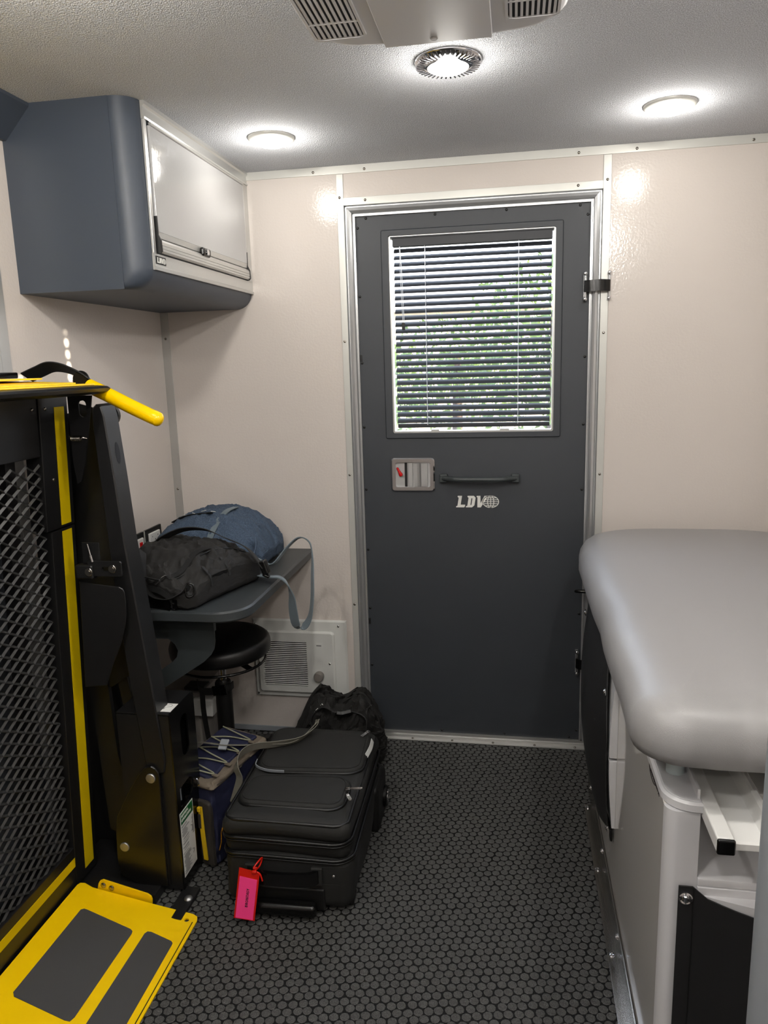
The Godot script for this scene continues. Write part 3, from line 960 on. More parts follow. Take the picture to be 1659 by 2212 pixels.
func desk() -> void:
	var d := thing("desk", "dark grey wall-hung desk with rounded front corner and steel bracket", "desk", Vector3(-1.0, 0.0, -2.2))
	var o := PackedVector2Array()
	o.append(Vector2(XL, -1.868)); o.append(Vector2(-0.83, -1.868))
	for k in 9:
		var g := PI / 2 - PI / 2 * k / 8.0
		o.append(Vector2(-0.83 + cos(g) * 0.095, -1.963 + sin(g) * 0.095))
	o.append(Vector2(-0.735, ZB + 0.012))
	for k in 5:
		var g := -PI / 2 * k / 4.0
		o.append(Vector2(-0.747 + cos(g) * 0.012, ZB + 0.012 + sin(g) * 0.012))
	o.append(Vector2(XL, ZB))
	part(d, "desktop", ext_y(o, 0.709, 0.741, [], 0.005), M.desk, 30)
	var p := pv([-1.25, 0.709, -0.857, 0.709, -0.857, 0.625, -0.862, 0.600, -0.873, 0.582, -0.896, 0.560, -1.05, 0.458, -1.20, 0.36, -1.25, 0.33])
	part(d, "bracket", ext(p, -1.956, -1.95, [pv([-1.20, 0.612, -1.18, 0.628, -1.0, 0.628, -0.982, 0.612, -0.974, 0.593, -0.979, 0.572, -0.995, 0.556, -1.04, 0.524, -1.18, 0.44, -1.20, 0.45])]), M.bracket, 15)
	part(d, "apron", bx(Vector3(-1.25, 0.655, -1.966), Vector3(-0.857, 0.709, -1.9565)), M.bracket, 10)
	part(d, "bracket", ext(pv([-1.25, 0.709, -0.875, 0.709, -0.885, 0.6, -1.05, 0.458, -1.25, 0.33]), -2.596, -2.59, [pv([-1.20, 0.612, -1.0, 0.628, -0.98, 0.593, -1.04, 0.524, -1.18, 0.44])]), M.bracket, 15)
	# two dark outlet panels on the left wall above the desk
	var s := thing("switch_panel", "dark wall panel with a white switch with red rocker", "switch", Vector3(XL, 0.82, -2.28), "power panels above the desk")
	part(s, "backplate", bx(Vector3(XL, 0.775, -2.335), Vector3(XL + 0.008, 0.862, -2.10), 0.001), M.black)
	var f := part(s, "faceplate", bx(Vector3(XL + 0.008, 0.800, -2.318), Vector3(XL + 0.016, 0.846, -2.245), 0.003, 2), M.white)
	part(f, "rocker", bx(Vector3(XL + 0.016, 0.812, -2.302), Vector3(XL + 0.020, 0.834, -2.286), 0.001), M.red, 35, "red rocker switch")
	var k := thing("power_socket", "white power socket on a dark wall panel beside the denim bag", "socket", Vector3(XL, 0.82, -2.39), "power panels above the desk")
	part(k, "backplate", bx(Vector3(XL, 0.775, -2.465), Vector3(XL + 0.008, 0.862, -2.342), 0.001), M.black)
	var kf := part(k, "faceplate", bx(Vector3(XL + 0.008, 0.795, -2.44), Vector3(XL + 0.016, 0.848, -2.362), 0.003, 2), M.white)
	for q in [[0.834, -2.38], [0.834, -2.42], [0.822, -2.40], [0.812, -2.38], [0.812, -2.42]]:
		part(kf, "socket_hole", bx(Vector3(XL + 0.016, q[0] - 0.002, q[1] - 0.002), Vector3(XL + 0.0165, q[0] + 0.002, q[1] + 0.002)), M.black, 0)
	same(k, "screw", screw_mesh, M.steel, at(Vector3(XL + 0.008, 0.815, -2.352), turn_to(Vector3.RIGHT)))
	part(self.get_node("wall_left"), "panel_joint", bx(Vector3(XL, 0.775, -2.3415), Vector3(XL + 0.009, 0.862, -2.3355)), M.alu_strip, 0)

func heater() -> void:
	var h := thing("wall_heater", "white wall heater with slotted grille and round grey knob", "heater", Vector3(-0.8, 0.31, ZB))
	part(h, "surround", ext(pv([-0.986, 0.152, -0.618, 0.152, -0.618, 0.466, -0.986, 0.466]), ZB, ZB + 0.014, [], 0.006), M.enamel, 20)
	var p := rrect(-0.966, 0.176, -0.664, 0.425, 0.014, 5)
	var hole := rrect(-0.944, 0.205, -0.771, 0.387, 0.004, 2)
	var z0 := ZB + 0.014
	var f := part(h, "faceplate", ext(p, z0, z0 + 0.016, [hole], 0.006), M.enamel, 25)
	part(f, "grille_cavity", bx(Vector3(-0.946, 0.203, z0 + 0.0005), Vector3(-0.769, 0.389, z0 + 0.002)), M.dark_hole, 0)
	var sl := mk(ext_x(pv([0.0014, -0.0018, 0.0034, -0.0018, 0.0042, -0.0008, 0.0034, 0.0016, 0.0014, 0.0018]), -0.0865, 0.0865), 10)
	for k in 24:
		same(f, "grille_slat", sl, M.white, at(Vector3(-0.8575, 0.210 + 0.00757 * k, z0 + 0.0115)))
	var kn := part(f, "knob", at(Vector3(-0.725, 0.252, z0 + 0.016), turn_to(Vector3.BACK)) * lathe(v2s([0.0185, 0, 0.019, 0.012, 0.0175, 0.021, 0.0155, 0.023, 0.0, 0.0235]), 28), M.knob, 40)
	part(f, "badge", ext(rrect(-0.735, 0.362, -0.710, 0.381, 0.002, 2), z0 + 0.016, z0 + 0.0168), M.enamel, 10)
	part(f, "badge_print", bx(Vector3(-0.732, 0.3705, z0 + 0.0168), Vector3(-0.713, 0.3735, z0 + 0.0172)), M.ink_grey, 0)
	screws(f, "screw", M.chrome, screw_mesh, [Vector3(-0.957, 0.296, z0 + 0.016), Vector3(-0.683, 0.301, z0 + 0.016)], Vector3.BACK)
	screws(h, "screw", M.chrome, screw_mesh, [Vector3(-0.974, 0.445, z0), Vector3(-0.648, 0.445, z0), Vector3(-0.647, 0.164, z0), Vector3(-0.976, 0.164, z0)], Vector3.BACK)

func lift() -> void:
	var l := thing("wheelchair_lift", "black and yellow wheelchair lift folded upright by the left wall", "wheelchair lift", Vector3(-1.05, 0, -1.5))
	# the folded platform leans a little: n is out of it, u up along it
	var X := Transform3D(Basis(Vector3(0.99887, -0.04757, 0), Vector3(0.04757, 0.99887, 0), Vector3(0, 0, 1)), Vector3(-1.16, 0.06, 0))
	var sr := part(l, "side_rail", X * bx(Vector3(-0.045, -0.02, -1.724), Vector3(0, 0.962, -1.624), 0.003), M.powder)
	part(sr, "yellow_tape", X * bx(Vector3(0, 0.004, -1.707), Vector3(0.0008, 0.956, -1.666)), M.tape, 0)
	var su := part(l, "side_rail", X * bx(Vector3(-0.045, 0.965, -1.724), Vector3(0, 1.292, -1.608), 0.003), M.powder)
	part(su, "yellow_tape", X * bx(Vector3(0, 0.972, -1.707), Vector3(0.0008, 1.264, -1.666)), M.tape, 0)
	var br := part(l, "bottom_rail", X * bx(Vector3(-0.045, -0.02, -1.622), Vector3(0, 0.098, -0.72), 0.003), M.powder)
	part(br, "yellow_tape", X * bx(Vector3(0, 0.042, -1.621), Vector3(0.0008, 0.068, -0.73)), M.tape, 0)
	part(l, "side_rail", X * bx(Vector3(-0.045, -0.02, -0.72), Vector3(0, 1.292, -0.62), 0.003), M.powder)
	part(l, "top_panel", X * bx(Vector3(-0.03, 1.150, -1.605), Vector3(-0.003, 1.292, -0.722), 0.002), M.powder)
	screws(l, "screw", M.steel, screw_mesh, [X * Vector3(0, 1.262, -1.63), X * Vector3(-0.003, 1.262, -1.585), X * Vector3(0, 1.09, -1.645)], Vector3(1, 0, 0))
	for z in [-1.55, -1.25]:
		part(l, "cross_bar", X * bx(Vector3(-0.06, 0.1, z), Vector3(-0.032, 1.15, z + 0.035)), M.powder)
	# expanded metal: twisted strands round long diamonds
	var g := PackedVector3Array()
	var lw := 0.054
	var sw := 0.0305
	var ny := int(1.06 / sw)
	for j in ny * 2:
		for i in 17:
			for s in [-1.0, 1.0]:
				var a := Vector3(-0.010, 0.095 + j * sw / 2, -1.612 + i * lw + (lw / 2 if j % 2 else 0.0))
				var b := a + Vector3(0, sw / 2, s * lw / 2)
				if b.z < -1.616 or b.z > -0.715 or b.y > 1.152:
					continue
				var d := (b - a).normalized()
				var u := d.cross(Vector3(1, 0.9, 0).normalized()).normalized()
				var v := d.cross(u)
				var q := [u * 0.0031 + v * 0.0009, -u * 0.0031 + v * 0.0009, -u * 0.0031 - v * 0.0009, u * 0.0031 - v * 0.0009]
				a -= d * 0.001; b += d * 0.001
				for k in 4:
					var m := (k + 1) % 4
					quad(g, a + q[k], a + q[m], b + q[m], b + q[k])
	var gr := part(l, "mesh_grating", X * g, M.powder_strand, 0)
	gr.set_meta("kind", "stuff")
	# folded roll stop on top: black tray with a rolled edge and yellow sheets
	part(l, "top_tray", ext(pv([-1.20, 1.350, -1.0, 1.350, -0.968, 1.353, -0.957, 1.358, -0.954, 1.365, -0.962, 1.370, -0.985, 1.3725, -1.20, 1.3725]), -1.68, -0.7), M.powder, 40)
	part(l, "yellow_flap", bx(Vector3(-1.20, 1.3728, -1.662), Vector3(-0.984, 1.3768, -0.7), 0.001), M.yellow)
	part(l, "yellow_flap", ext(pv([-1.20, 1.3775, -1.02, 1.3772, -1.02, 1.3802, -1.20, 1.388]), -1.642, -0.7), M.yellow, 10)
	part(l, "yellow_flap", bx(Vector3(-1.20, 1.389, -1.62), Vector3(-1.09, 1.393, -0.7), 0.001), M.yellow)
	part(l, "stop_block", bx(Vector3(-1.215, 1.3935, -1.668), Vector3(-1.185, 1.408, -1.3), 0.003), M.black_gloss)
	# hand grip and its bracket
	part(l, "hand_grip", tube(smooth([Vector3(-1.02, 1.370, -1.70), Vector3(-0.96, 1.346, -1.685), Vector3(-0.90, 1.320, -1.67), Vector3(-0.848, 1.298, -1.66), Vector3(-0.836, 1.293, -1.66), Vector3(-0.830, 1.290, -1.66)], 3), 0.0175, 20), M.yellow_dip, 60)
	part(l, "hand_grip", at(Vector3(-0.8305, 1.2902, -1.66), turn_to(Vector3(0.055, -0.025, 0.0))) * lathe(v2s([0.0175, 0, 0.0165, 0.005, 0.0125, 0.010, 0.0065, 0.0128, 0.0, 0.0135]), 20), M.yellow_dip, 60)
	part(l, "grip_bracket", ext(pv([-1.060, 1.349, -0.996, 1.349, -1.008, 1.29, -1.016, 1.254, -1.031, 1.187, -1.047, 1.141, -1.057, 1.135, -1.062, 1.187]), -1.668, -1.664, [rrect(-1.033, 1.298, -1.013, 1.338, 0.0095, 5)]), M.powder, 15)
	var hp := PackedVector3Array()
	for k in 73:
		var a := TAU * 9 * k / 72.0
		hp.append(Vector3(-1.055 + 0.024 * k / 72.0, 1.247 + cos(a) * 0.006, -1.658 + sin(a) * 0.006))
	var spr := part(l, "spring", tube(hp, 0.001, 5), M.steel, 60)
	part(spr, "spring_hook", tube(smooth([Vector3(-1.066, 1.254, -1.662), Vector3(-1.060, 1.248, -1.656), Vector3(-1.055, 1.243, -1.655)], 3), 0.0011, 5), M.steel)
	part(spr, "spring_hook", tube(smooth([Vector3(-1.031, 1.243, -1.655), Vector3(-1.026, 1.249, -1.656), Vector3(-1.018, 1.246, -1.662)], 3), 0.0011, 5), M.steel)
	# web strap and disc behind the tray
	part(l, "strap_loop", strap(smooth([Vector3(-1.20, 1.395, -1.72), Vector3(-1.165, 1.408, -1.72), Vector3(-1.13, 1.419, -1.72), Vector3(-1.09, 1.413, -1.72), Vector3(-1.05, 1.395, -1.72), Vector3(-1.02, 1.375, -1.72)], 5), Vector3(0, 0.5, 0.7), 0.04, 0.003), M.webbing_black)
	part(l, "disc", at(Vector3(-1.048, 1.385, -1.715), turn_to(Vector3.BACK)) * lathe(v2s([0.0, 0, 0.022, 0, 0.023, 0.002, 0.022, 0.004, 0.0, 0.004]), 24), M.plate_black)
	# lifting arm
	var ap := pv([-0.983, 1.322, -0.977, 1.298, -0.965, 1.142, -0.955, 0.98, -0.941, 0.837, -0.920, 0.619, -0.901, 0.396, -0.906, 0.362, -0.950, 0.345, -0.958, 0.392, -0.980, 0.616, -0.993, 0.80, -1.000, 1.0, -1.010, 1.28, -1.006, 1.318, -0.996, 1.327])
	var arm := part(l, "arm", ext(ap, -1.744, -1.677, [], 0.003), M.powder, 25)
	part(arm, "arm_slot", at(Vector3(-0.9706, 1.205, -1.712), Basis(Vector3.BACK, -PI / 2 + 0.075) * Basis.from_scale(Vector3(2.6, 1, 1))) * lathe(v2s([0.0, -0.001, 0.0105, -0.001, 0.0105, 0.0012, 0.0, 0.0012]), 16), M.dark_hole, 10)
	part(l, "back_plate", bx(Vector3(-1.255, 0.0, -1.86), Vector3(-1.06, 0.62, -1.85), 0.002), M.powder)
	part(l, "back_plate", bx(Vector3(-1.25, 0.62, -1.80), Vector3(-1.11, 1.30, -1.795), 0.002), M.powder)
	part(l, "roller", at(Vector3(-1.010, 1.296, -1.764), turn_to(Vector3.BACK)) * lathe(v2s([0.0, 0, 0.029, 0, 0.030, 0.002, 0.030, 0.014, 0.0, 0.014]), 28), M.black_gloss)
	part(l, "arm_cover", ext(pv([-1.108, 1.332, -1.036, 1.311, -1.012, 1.29, -0.985, 0.960, -0.970, 0.810, -0.98, 0.70, -1.016, 0.60, -1.081, 0.56, -1.14, 0.57, -1.142, 0.870]), -1.760, -1.755), M.powder, 15)
	part(l, "guard_plate", ext(pv([-1.075, 0.889, -1.034, 0.883, -0.968, 0.877, -0.959, 0.872, -0.955, 0.862, -0.954, 0.839, -0.956, 0.808, -0.962, 0.778, -0.978, 0.728, -1.009, 0.665, -1.029, 0.613, -1.09, 0.606]), -1.657, -1.653, [], 0.001), M.powder, 15)
	var bb := part(l, "latch_bar", ext(rrect(-1.044, 0.905, -0.953, 0.945, 0.006, 4), -1.652, -1.647, [rrect(-1.005, 0.919, -0.967, 0.930, 0.005, 4)], 0.001), M.powder, 20)
	same(bb, "bolt", bolt_mesh, M.steel, at(Vector3(-0.977, 0.925, -1.647), turn_to(Vector3.BACK)))
	var bk := part(l, "latch_boss", bx(Vector3(-1.075, 0.898, -1.668), Vector3(-1.028, 0.935, -1.640), 0.006, 3), M.powder, 40)
	same(bk, "bolt", bolt_mesh, M.steel, at(Vector3(-1.037, 0.918, -1.640), turn_to(Vector3.BACK)))
	part(l, "latch_block", bx(Vector3(-1.060, 0.935, -1.66), Vector3(-1.012, 0.99, -1.655), 0.004), M.black)
	part(l, "latch_pin", at(Vector3(-1.029, 0.943, -1.646), turn_to(Vector3(-0.18, 1, 0))) * lathe(v2s([0.0, 0, 0.004, 0, 0.004, 0.016, 0.0022, 0.018, 0.0018, 0.046, 0.0, 0.047]), 10), M.chrome, 40)
	# lower end: dark links, pivot tower and pump box
	part(l, "link", ext(pv([-1.143, 0.60, -1.088, 0.60, -1.078, 0.363, -1.050, 0.22, -1.090, 0.12, -1.125, 0.13]), -1.765, -1.75), M.powder, 15)
	part(l, "link", ext(pv([-1.075, 0.62, -1.045, 0.62, -1.000, 0.33, -1.03, 0.30]), -1.78, -1.77), M.powder, 15)
	part(l, "base_tray", bx(Vector3(-1.22, 0.0, -1.84), Vector3(-0.94, 0.03, -1.63), 0.003), M.powder)
	var pp := pv([-0.957, 0.376, -0.948, 0.382, -0.937, 0.384, -0.926, 0.379, -0.918, 0.368, -0.916, 0.354, -0.917, 0.208, -0.920, 0.03, -1.010, 0.03, -1.056, 0.052, -1.062, 0.103, -1.058, 0.173, -1.050, 0.227, -1.004, 0.312, -0.974, 0.358])
	var pl := part(l, "pivot_plate", ext(pp, -1.674, -1.667, [], 0.002), M.plate_black, 20)
	var pin := mk(lathe(v2s([0.0135, 0, 0.0135, 0.002, 0.012, 0.0035, 0.004, 0.0042, 0.0, 0.0042]), 20), 40)
	same(pl, "pivot_pin", pin, M.chrome_rough, at(Vector3(-0.940, 0.350, -1.667), turn_to(Vector3.BACK)))
	same(pl, "pivot_pin", pin, M.chrome_rough, at(Vector3(-1.035, 0.140, -1.667), turn_to(Vector3.BACK)))
	part(l, "tower_side", ext_x(pv([-1.674, 0.03, -1.674, 0.315, -1.682, 0.315, -1.69, 0.285, -1.745, 0.285, -1.755, 0.315, -1.79, 0.32, -1.79, 0.03]), -0.921, -0.9165), M.powder, 15)
	part(l, "tower_back", bx(Vector3(-1.05, 0.03, -1.80), Vector3(-0.92, 0.33, -1.794)), M.powder)
	same(l, "bolt", screw_mesh, M.steel, at(Vector3(-0.9165, 0.275, -1.71), turn_to(Vector3.RIGHT)))
	for q in [[0.165, -1.715], [0.158, -1.725], [0.172, -1.732], [0.150, -1.715]]:
		same(l, "bolt", screw_mesh, M.steel, at(Vector3(-0.9165, q[0], q[1]), turn_to(Vector3.RIGHT)))
	var xb := -0.880
	var pb := part(l, "pump_box", ext_x(pv([-1.683, 0.012, -1.683, 0.522, -1.688, 0.526, -1.825, 0.526, -1.83, 0.522, -1.83, 0.012]), xb - 0.004, xb, [rrect(-1.782, 0.374, -1.738, 0.490, 0.02, 6), pv([-1.705, 0.300, -1.765, 0.303, -1.785, 0.290, -1.785, 0.262, -1.770, 0.248, -1.705, 0.245])]), M.black_gloss, 20)
	part(pb, "box_front", bx(Vector3(-1.03, 0.012, -1.686), Vector3(xb - 0.004, 0.52, -1.683)), M.powder)
	part(pb, "box_top", bx(Vector3(-1.03, 0.5225, -1.828), Vector3(xb - 0.004, 0.526, -1.683), 0.001), M.powder)
	part(pb, "box_back", bx(Vector3(-1.03, 0.012, -1.83), Vector3(xb - 0.004, 0.52, -1.827)), M.powder)
	part(pb, "box_inside", bx(Vector3(-1.03, 0.012, -1.82), Vector3(-0.925, 0.52, -1.69)), M.black, 0)
	part(pb, "valve_plate", bx(Vector3(-0.905, 0.24, -1.75), Vector3(-0.90, 0.305, -1.70)), M.post_grey)
	same(pb, "bolt", bolt_mesh, M.chrome, at(Vector3(-0.900, 0.288, -1.728), turn_to(Vector3.RIGHT)))
	part(pb, "hook", tube(smooth([Vector3(xb, 0.275, -1.80), Vector3(xb + 0.006, 0.272, -1.80), Vector3(xb + 0.008, 0.262, -1.802), Vector3(xb + 0.006, 0.252, -1.806)], 3), 0.0025, 6), M.chrome)
	var st := part(pb, "sticker", bx(Vector3(-0.960, 0.526, -1.745), Vector3(-0.884, 0.5265, -1.697)), M.label_white, 0)
	var lines := PackedVector3Array()
	for k in 5:
		lines.append_array(bx(Vector3(-0.925, 0.5265, -1.712 - k * 0.0018), Vector3(-0.908, 0.5267, -1.7112 - k * 0.0018)))
		lines.append_array(bx(Vector3(-0.942, 0.5265, -1.712 - k * 0.0018), Vector3(-0.930, 0.5267, -1.7112 - k * 0.0018)))
	lines.append_array(tube(smooth([Vector3(-0.952, 0.5267, -1.735), Vector3(-0.93, 0.5267, -1.739), Vector3(-0.918, 0.5267, -1.73), Vector3(-0.90, 0.5267, -1.739), Vector3(-0.895, 0.5267, -1.728), Vector3(-0.91, 0.5267, -1.722)], 4), 0.0005, 4))
	part(st, "sticker_print", lines, M.ink_grey, 0).set_meta("kind", "stuff")
	# the operating label
	var lb := part(pb, "operation_label", bx(Vector3(xb, 0.044, -1.770), Vector3(xb + 0.0006, 0.234, -1.690)), M.label_white, 0)
	part(lb, "label_header", bx(Vector3(xb + 0.0006, 0.199, -1.767), Vector3(xb + 0.0009, 0.231, -1.693)), M.label_green, 0)
	for w in [["MANUAL", 0.2175], ["OPERATION", 0.2045]]:
		var tm := TextMesh.new()
		tm.text = w[0]
		tm.font = font()
		tm.font_size = 32
		tm.pixel_size = 0.00033
		tm.depth = 0.0004
		tm.horizontal_alignment = HORIZONTAL_ALIGNMENT_LEFT
		tm.vertical_alignment = VERTICAL_ALIGNMENT_BOTTOM
		same(lb, "label_text", tm, M.label_white, at(Vector3(xb + 0.0011, w[1] - 0.001, -1.6955), Basis(Vector3.UP, PI / 2)))
	var pr := PackedVector3Array()
	var rng := RandomNumberGenerator.new()
	rng.seed = 3
	var y := 0.193
	while y > 0.05:
		if rng.randf() < 0.86:
			var z0 := -1.694 - (0.006 if rng.randf() < 0.5 else 0.0)
			pr.append_array(bx(Vector3(xb + 0.0006, y - 0.0011, z0 - rng.randf_range(0.026, 0.042)), Vector3(xb + 0.0008, y, z0)))
		y -= 0.0029
	for q in [[0.155, 0.010], [0.085, 0.007]]:
		pr.append_array(tube(smooth([Vector3(xb + 0.0007, q[0] + q[1], -1.748), Vector3(xb + 0.0007, q[0] + q[1] * 0.6, -1.756), Vector3(xb + 0.0007, q[0], -1.757), Vector3(xb + 0.0007, q[0] - q[1], -1.751)], 4), 0.0008, 5))
	for k in 14:
		pr.append_array(bx(Vector3(xb + 0.0006, 0.19 - k * 0.004, -1.766), Vector3(xb + 0.0008, 0.188 - k * 0.004, -1.759 + 0.002 * (k % 3))))
	part(lb, "label_print", pr, M.ink_grey, 0).set_meta("kind", "stuff")
	var ft := part(l, "floor_foot", bx(Vector3(-0.888, 0.0, -1.70), Vector3(-0.842, 0.012, -1.575), 0.003), M.powder)
	part(ft, "foot_bolt", at(Vector3(-0.856, 0.012, -1.652)) * lathe(v2s([0.0115, 0, 0.0105, 0.003, 0.006, 0.0055, 0.0, 0.006]), 18), M.chrome_rough, 60)
	part(l, "release_grip", at(Vector3(-1.150, 0.405, -1.93)) * lathe(v2s([0.0, 0, 0.026, 0.0, 0.024, 0.045, 0.017, 0.078, 0.008, 0.090, 0.007, 0.102, 0.0, 0.104]), 16), M.crimson, 40, "red release grip")
	part(l, "release_tag", bx(Vector3(-1.19, 0.365, -1.92), Vector3(-1.11, 0.404, -1.918)), M.enamel, 0)
	# the yellow bridge plate down to the floor
	var fy := func(p: Vector3) -> Vector3:
		var h: float
		if p.x < -0.93:
			h = 0.014 + (-0.93 - p.x) * 0.165
		else:
			h = 0.002 + 0.012 * (-0.80 - p.x) / 0.13
		return p + Vector3(0, h, 0)
	var bp := bend(ext_y(pv([-1.152, -1.612, -1.148, -1.621, -1.137, -1.624, -1.110, -1.616, -0.93, -1.612, -0.93, -0.95, -1.155, -0.95]), 0, 0.0035), fy)
	bp.append_array(bend(ext_y(pv([-0.93, -1.612, -0.822, -1.604, -0.808, -1.598, -0.803, -1.585, -0.800, -0.95, -0.93, -0.95]), 0, 0.0035, [ring2(Vector2(-0.829, -1.580), 0.0065, 12)]), fy))
	var bpn := part(l, "bridge_plate", bp, M.yellow, 20)
	part(bpn, "grip_pad", bend(ext_y(pv([-1.096, -1.535, -1.090, -1.541, -1.080, -1.540, -0.950, -1.516, -0.942, -1.511, -0.940, -1.503, -0.942, -1.255, -0.946, -1.243, -0.958, -1.242, -1.092, -1.263, -1.100, -1.272]), 0.0036, 0.0046), fy), M.grip, 15)
	part(bpn, "grip_pad", bend(ext_y(pv([-0.910, -1.512, -0.906, -1.520, -0.897, -1.521, -0.836, -1.505, -0.830, -1.500, -0.829, -1.493, -0.824, -1.05, -0.91, -1.05]), 0.0036, 0.0046), fy), M.grip, 15)
	part(bpn, "plate_rim", bend(ext_y(pv([-0.8125, -1.575, -0.8105, -1.577, -0.8065, -1.10, -0.8085, -1.10]), 0.0036, 0.0046), fy), M.plate_black, 15)
	var tb := part(bpn, "side_tab", ext(pv([-1.100, 0.036, -1.094, 0.058, -1.089, 0.066, -1.080, 0.070, -0.955, 0.040, -0.946, 0.034, -0.943, 0.025, -0.944, 0.012, -1.02, 0.024]), -1.6235, -1.6195), M.yellow, 15)
	var ts := mk(lathe(v2s([0.0075, 0, 0.0075, 0.0015, 0.005, 0.0035, 0.0, 0.004]), 12), 40)
	same(tb, "screw", ts, M.steel, at(Vector3(-1.080, 0.0545, -1.6195), turn_to(Vector3.BACK)))
	same(tb, "screw", ts, M.steel, at(Vector3(-1.057, 0.0485, -1.6195), turn_to(Vector3.BACK)))

func font() -> SystemFont:
	if not M.has("font"):
		var f := SystemFont.new()
		f.font_names = PackedStringArray(["Droid Sans"])
		f.font_weight = 700
		M["font"] = f
	return M.font

func exam_table() -> void:
	var t := thing("exam_table", "white exam table with a grey padded top and black drawer covers", "exam table", Vector3(0.55, 0, -1.8))
	# padded top: outline rings from the underside up and over
	var o := PackedVector2Array()
	var cx := 0.545
	for k in 9:   # near left corner
		var g := PI / 2 * k / 8.0
		o.append(Vector2(0.192 + 0.085 * (1 - cos(g)), -1.215 + 0.085 * sin(g)) if false else Vector2(0.277 - 0.085 * cos(g), -1.232 + 0.085 * sin(g)))
	for k in 7:
		o.append(Vector2(lerpf(0.32, 0.77, k / 6.0), -1.143))
	for k in 9:
		var g := PI / 2 * k / 8.0
		o.append(Vector2(0.813 + 0.085 * sin(g), -1.232 + 0.085 * cos(g)))
	for k in 8:
		o.append(Vector2(0.898, -1.3 - 0.13 * k))
	for k in 25:   # rounded head end
		var g := PI * k / 24.0
		var c := cos(g)
		var s := sin(g)
		o.append(Vector2(cx + 0.353 * signf(c) * pow(absf(c), 0.62), -2.26 - 0.285 * pow(s, 0.72)))
	for k in 8:
		o.append(Vector2(0.192, -2.21 + 0.122 * k))
	if area2(o) < 0:
		o.reverse()
	var rings := []
	for e in [[0.060, 0.750], [0.022, 0.751], [0.006, 0.760], [0.0, 0.776], [0.0, 0.795], [0.004, 0.815], [0.014, 0.833], [0.032, 0.847], [0.056, 0.855], [0.082, 0.859]]:
		var q := inset(o, e[0])
		var r := PackedVector3Array()
		for p in q:
			r.append(Vector3(p.x, e[1], p.y))
		rings.append(r)
	var last: PackedVector3Array = rings[rings.size() - 1]
	for f in [0.75, 0.45, 0.15]:
		var r := PackedVector3Array()
		for p in last:
			r.append(Vector3(lerpf(cx, p.x, f), 0.859 + 0.004 * (1 - f * f), lerpf(-1.8, p.z, f)))
		rings.append(r)
	var cu := loft(rings)
	cu.reverse()
	cu = bend(cu, func(p: Vector3) -> Vector3:
		var w := 0.0
		for z in [[-2.33, 0.005], [-1.72, 0.006], [-1.36, 0.003]]:
			w += z[1] * exp(-pow((p.z - z[0]) / 0.035, 2)) * exp(-pow((p.x - 0.2) / 0.06, 2))
		return p + Vector3(w, -w * 0.6, 0))
	part(t, "cushion", cu, M.cushion, 70)
	# base: glossy side, rounded front post with cap, open bay, front
	var xs := 0.250
	var zn := -1.182
	part(t, "side_panel", ext_x(pv([-2.26, 0.0, zn - 0.022, 0.0, zn - 0.022, 0.663, -1.34, 0.683, -1.36, 0.703, -2.20, 0.703, -2.26, 0.65]), xs, xs + 0.012), M.panel, 15)
	part(t, "side_panel", bx(Vector3(0.828, 0, -2.26), Vector3(0.84, 0.70, zn - 0.03)), M.panel)
	part(t, "back_panel", bx(Vector3(0.262, 0, -2.26), Vector3(0.828, 0.70, -2.25)), M.table_white)
	var post := PackedVector2Array()
	for k in 7:
		var g := PI / 2 * k / 6.0
		post.append(Vector2(xs + 0.021 - 0.021 * cos(g), zn - 0.021 + 0.021 * sin(g)))
	post.append(Vector2(0.304, zn)); post.append(Vector2(0.304, zn - 0.16)); post.append(Vector2(xs + 0.0125, zn - 0.16)); post.append(Vector2(xs + 0.0125, zn - 0.0215)); post.append(Vector2(xs, zn - 0.0215))
	part(t, "front_post", ext_y(post, 0, 0.663), M.table_white, 30)
	var capo := PackedVector2Array()
	for k in 9:
		var g := PI / 2 * k / 8.0
		capo.append(Vector2(xs - 0.003 + 0.05 - 0.05 * cos(g), zn + 0.004 - 0.05 + 0.05 * sin(g)))
	capo.append(Vector2(0.309, zn + 0.004)); capo.append(Vector2(0.309, zn - 0.175)); capo.append(Vector2(xs - 0.003, zn - 0.175))
	var cp := part(t, "post_cap", ext_y(capo, 0.662, 0.682, [], 0.004), M.table_white, 30)
	part(cp, "cap_face", ext_y(inset(capo, 0.007 if area2(capo) > 0 else -0.007), 0.6815, 0.683), M.table_white, 20)
	part(t, "ledge", ext(pv([xs - 0.004, 0.682, xs - 0.006, 0.688, xs - 0.002, 0.694, xs - 0.006, 0.698, xs - 0.002, 0.706, xs + 0.045, 0.706, xs + 0.045, 0.682]), -1.62, -1.36), M.table_white, 15)
	part(t, "inner_wall", bx(Vector3(0.300, 0.545, -1.9), Vector3(0.304, 0.70, zn - 0.01)), M.table_white)
	part(t, "front_post", bx(Vector3(0.786, 0, zn - 0.05), Vector3(0.84, 0.682, zn), 0.012, 3), M.table_white)
	part(t, "top_frame", bx(Vector3(0.27, 0.706, -2.2), Vector3(0.82, 0.742, -1.42), 0.003), M.black)
	part(t, "foam_stop", at(Vector3(0.281, 0.683, -1.276)) * lathe(v2s([0.0155, 0, 0.0155, 0.061, 0.0, 0.061]), 18), M.foam, 40)
	part(t, "bay_floor", bx(Vector3(0.304, 0.530, -1.9), Vector3(0.786, 0.545, zn + 0.004), 0.003), M.table_white)
	part(t, "bay_lip", bx(Vector3(0.304, 0.512, zn - 0.02), Vector3(0.786, 0.530, zn + 0.006), 0.002), M.table_white)
	# stirrup tube and step tray in the bay
	var tu := part(t, "stirrup_tube", bx(Vector3(0.306, 0.655, -1.75), Vector3(0.332, 0.680, -1.092), 0.003, 2), M.white)
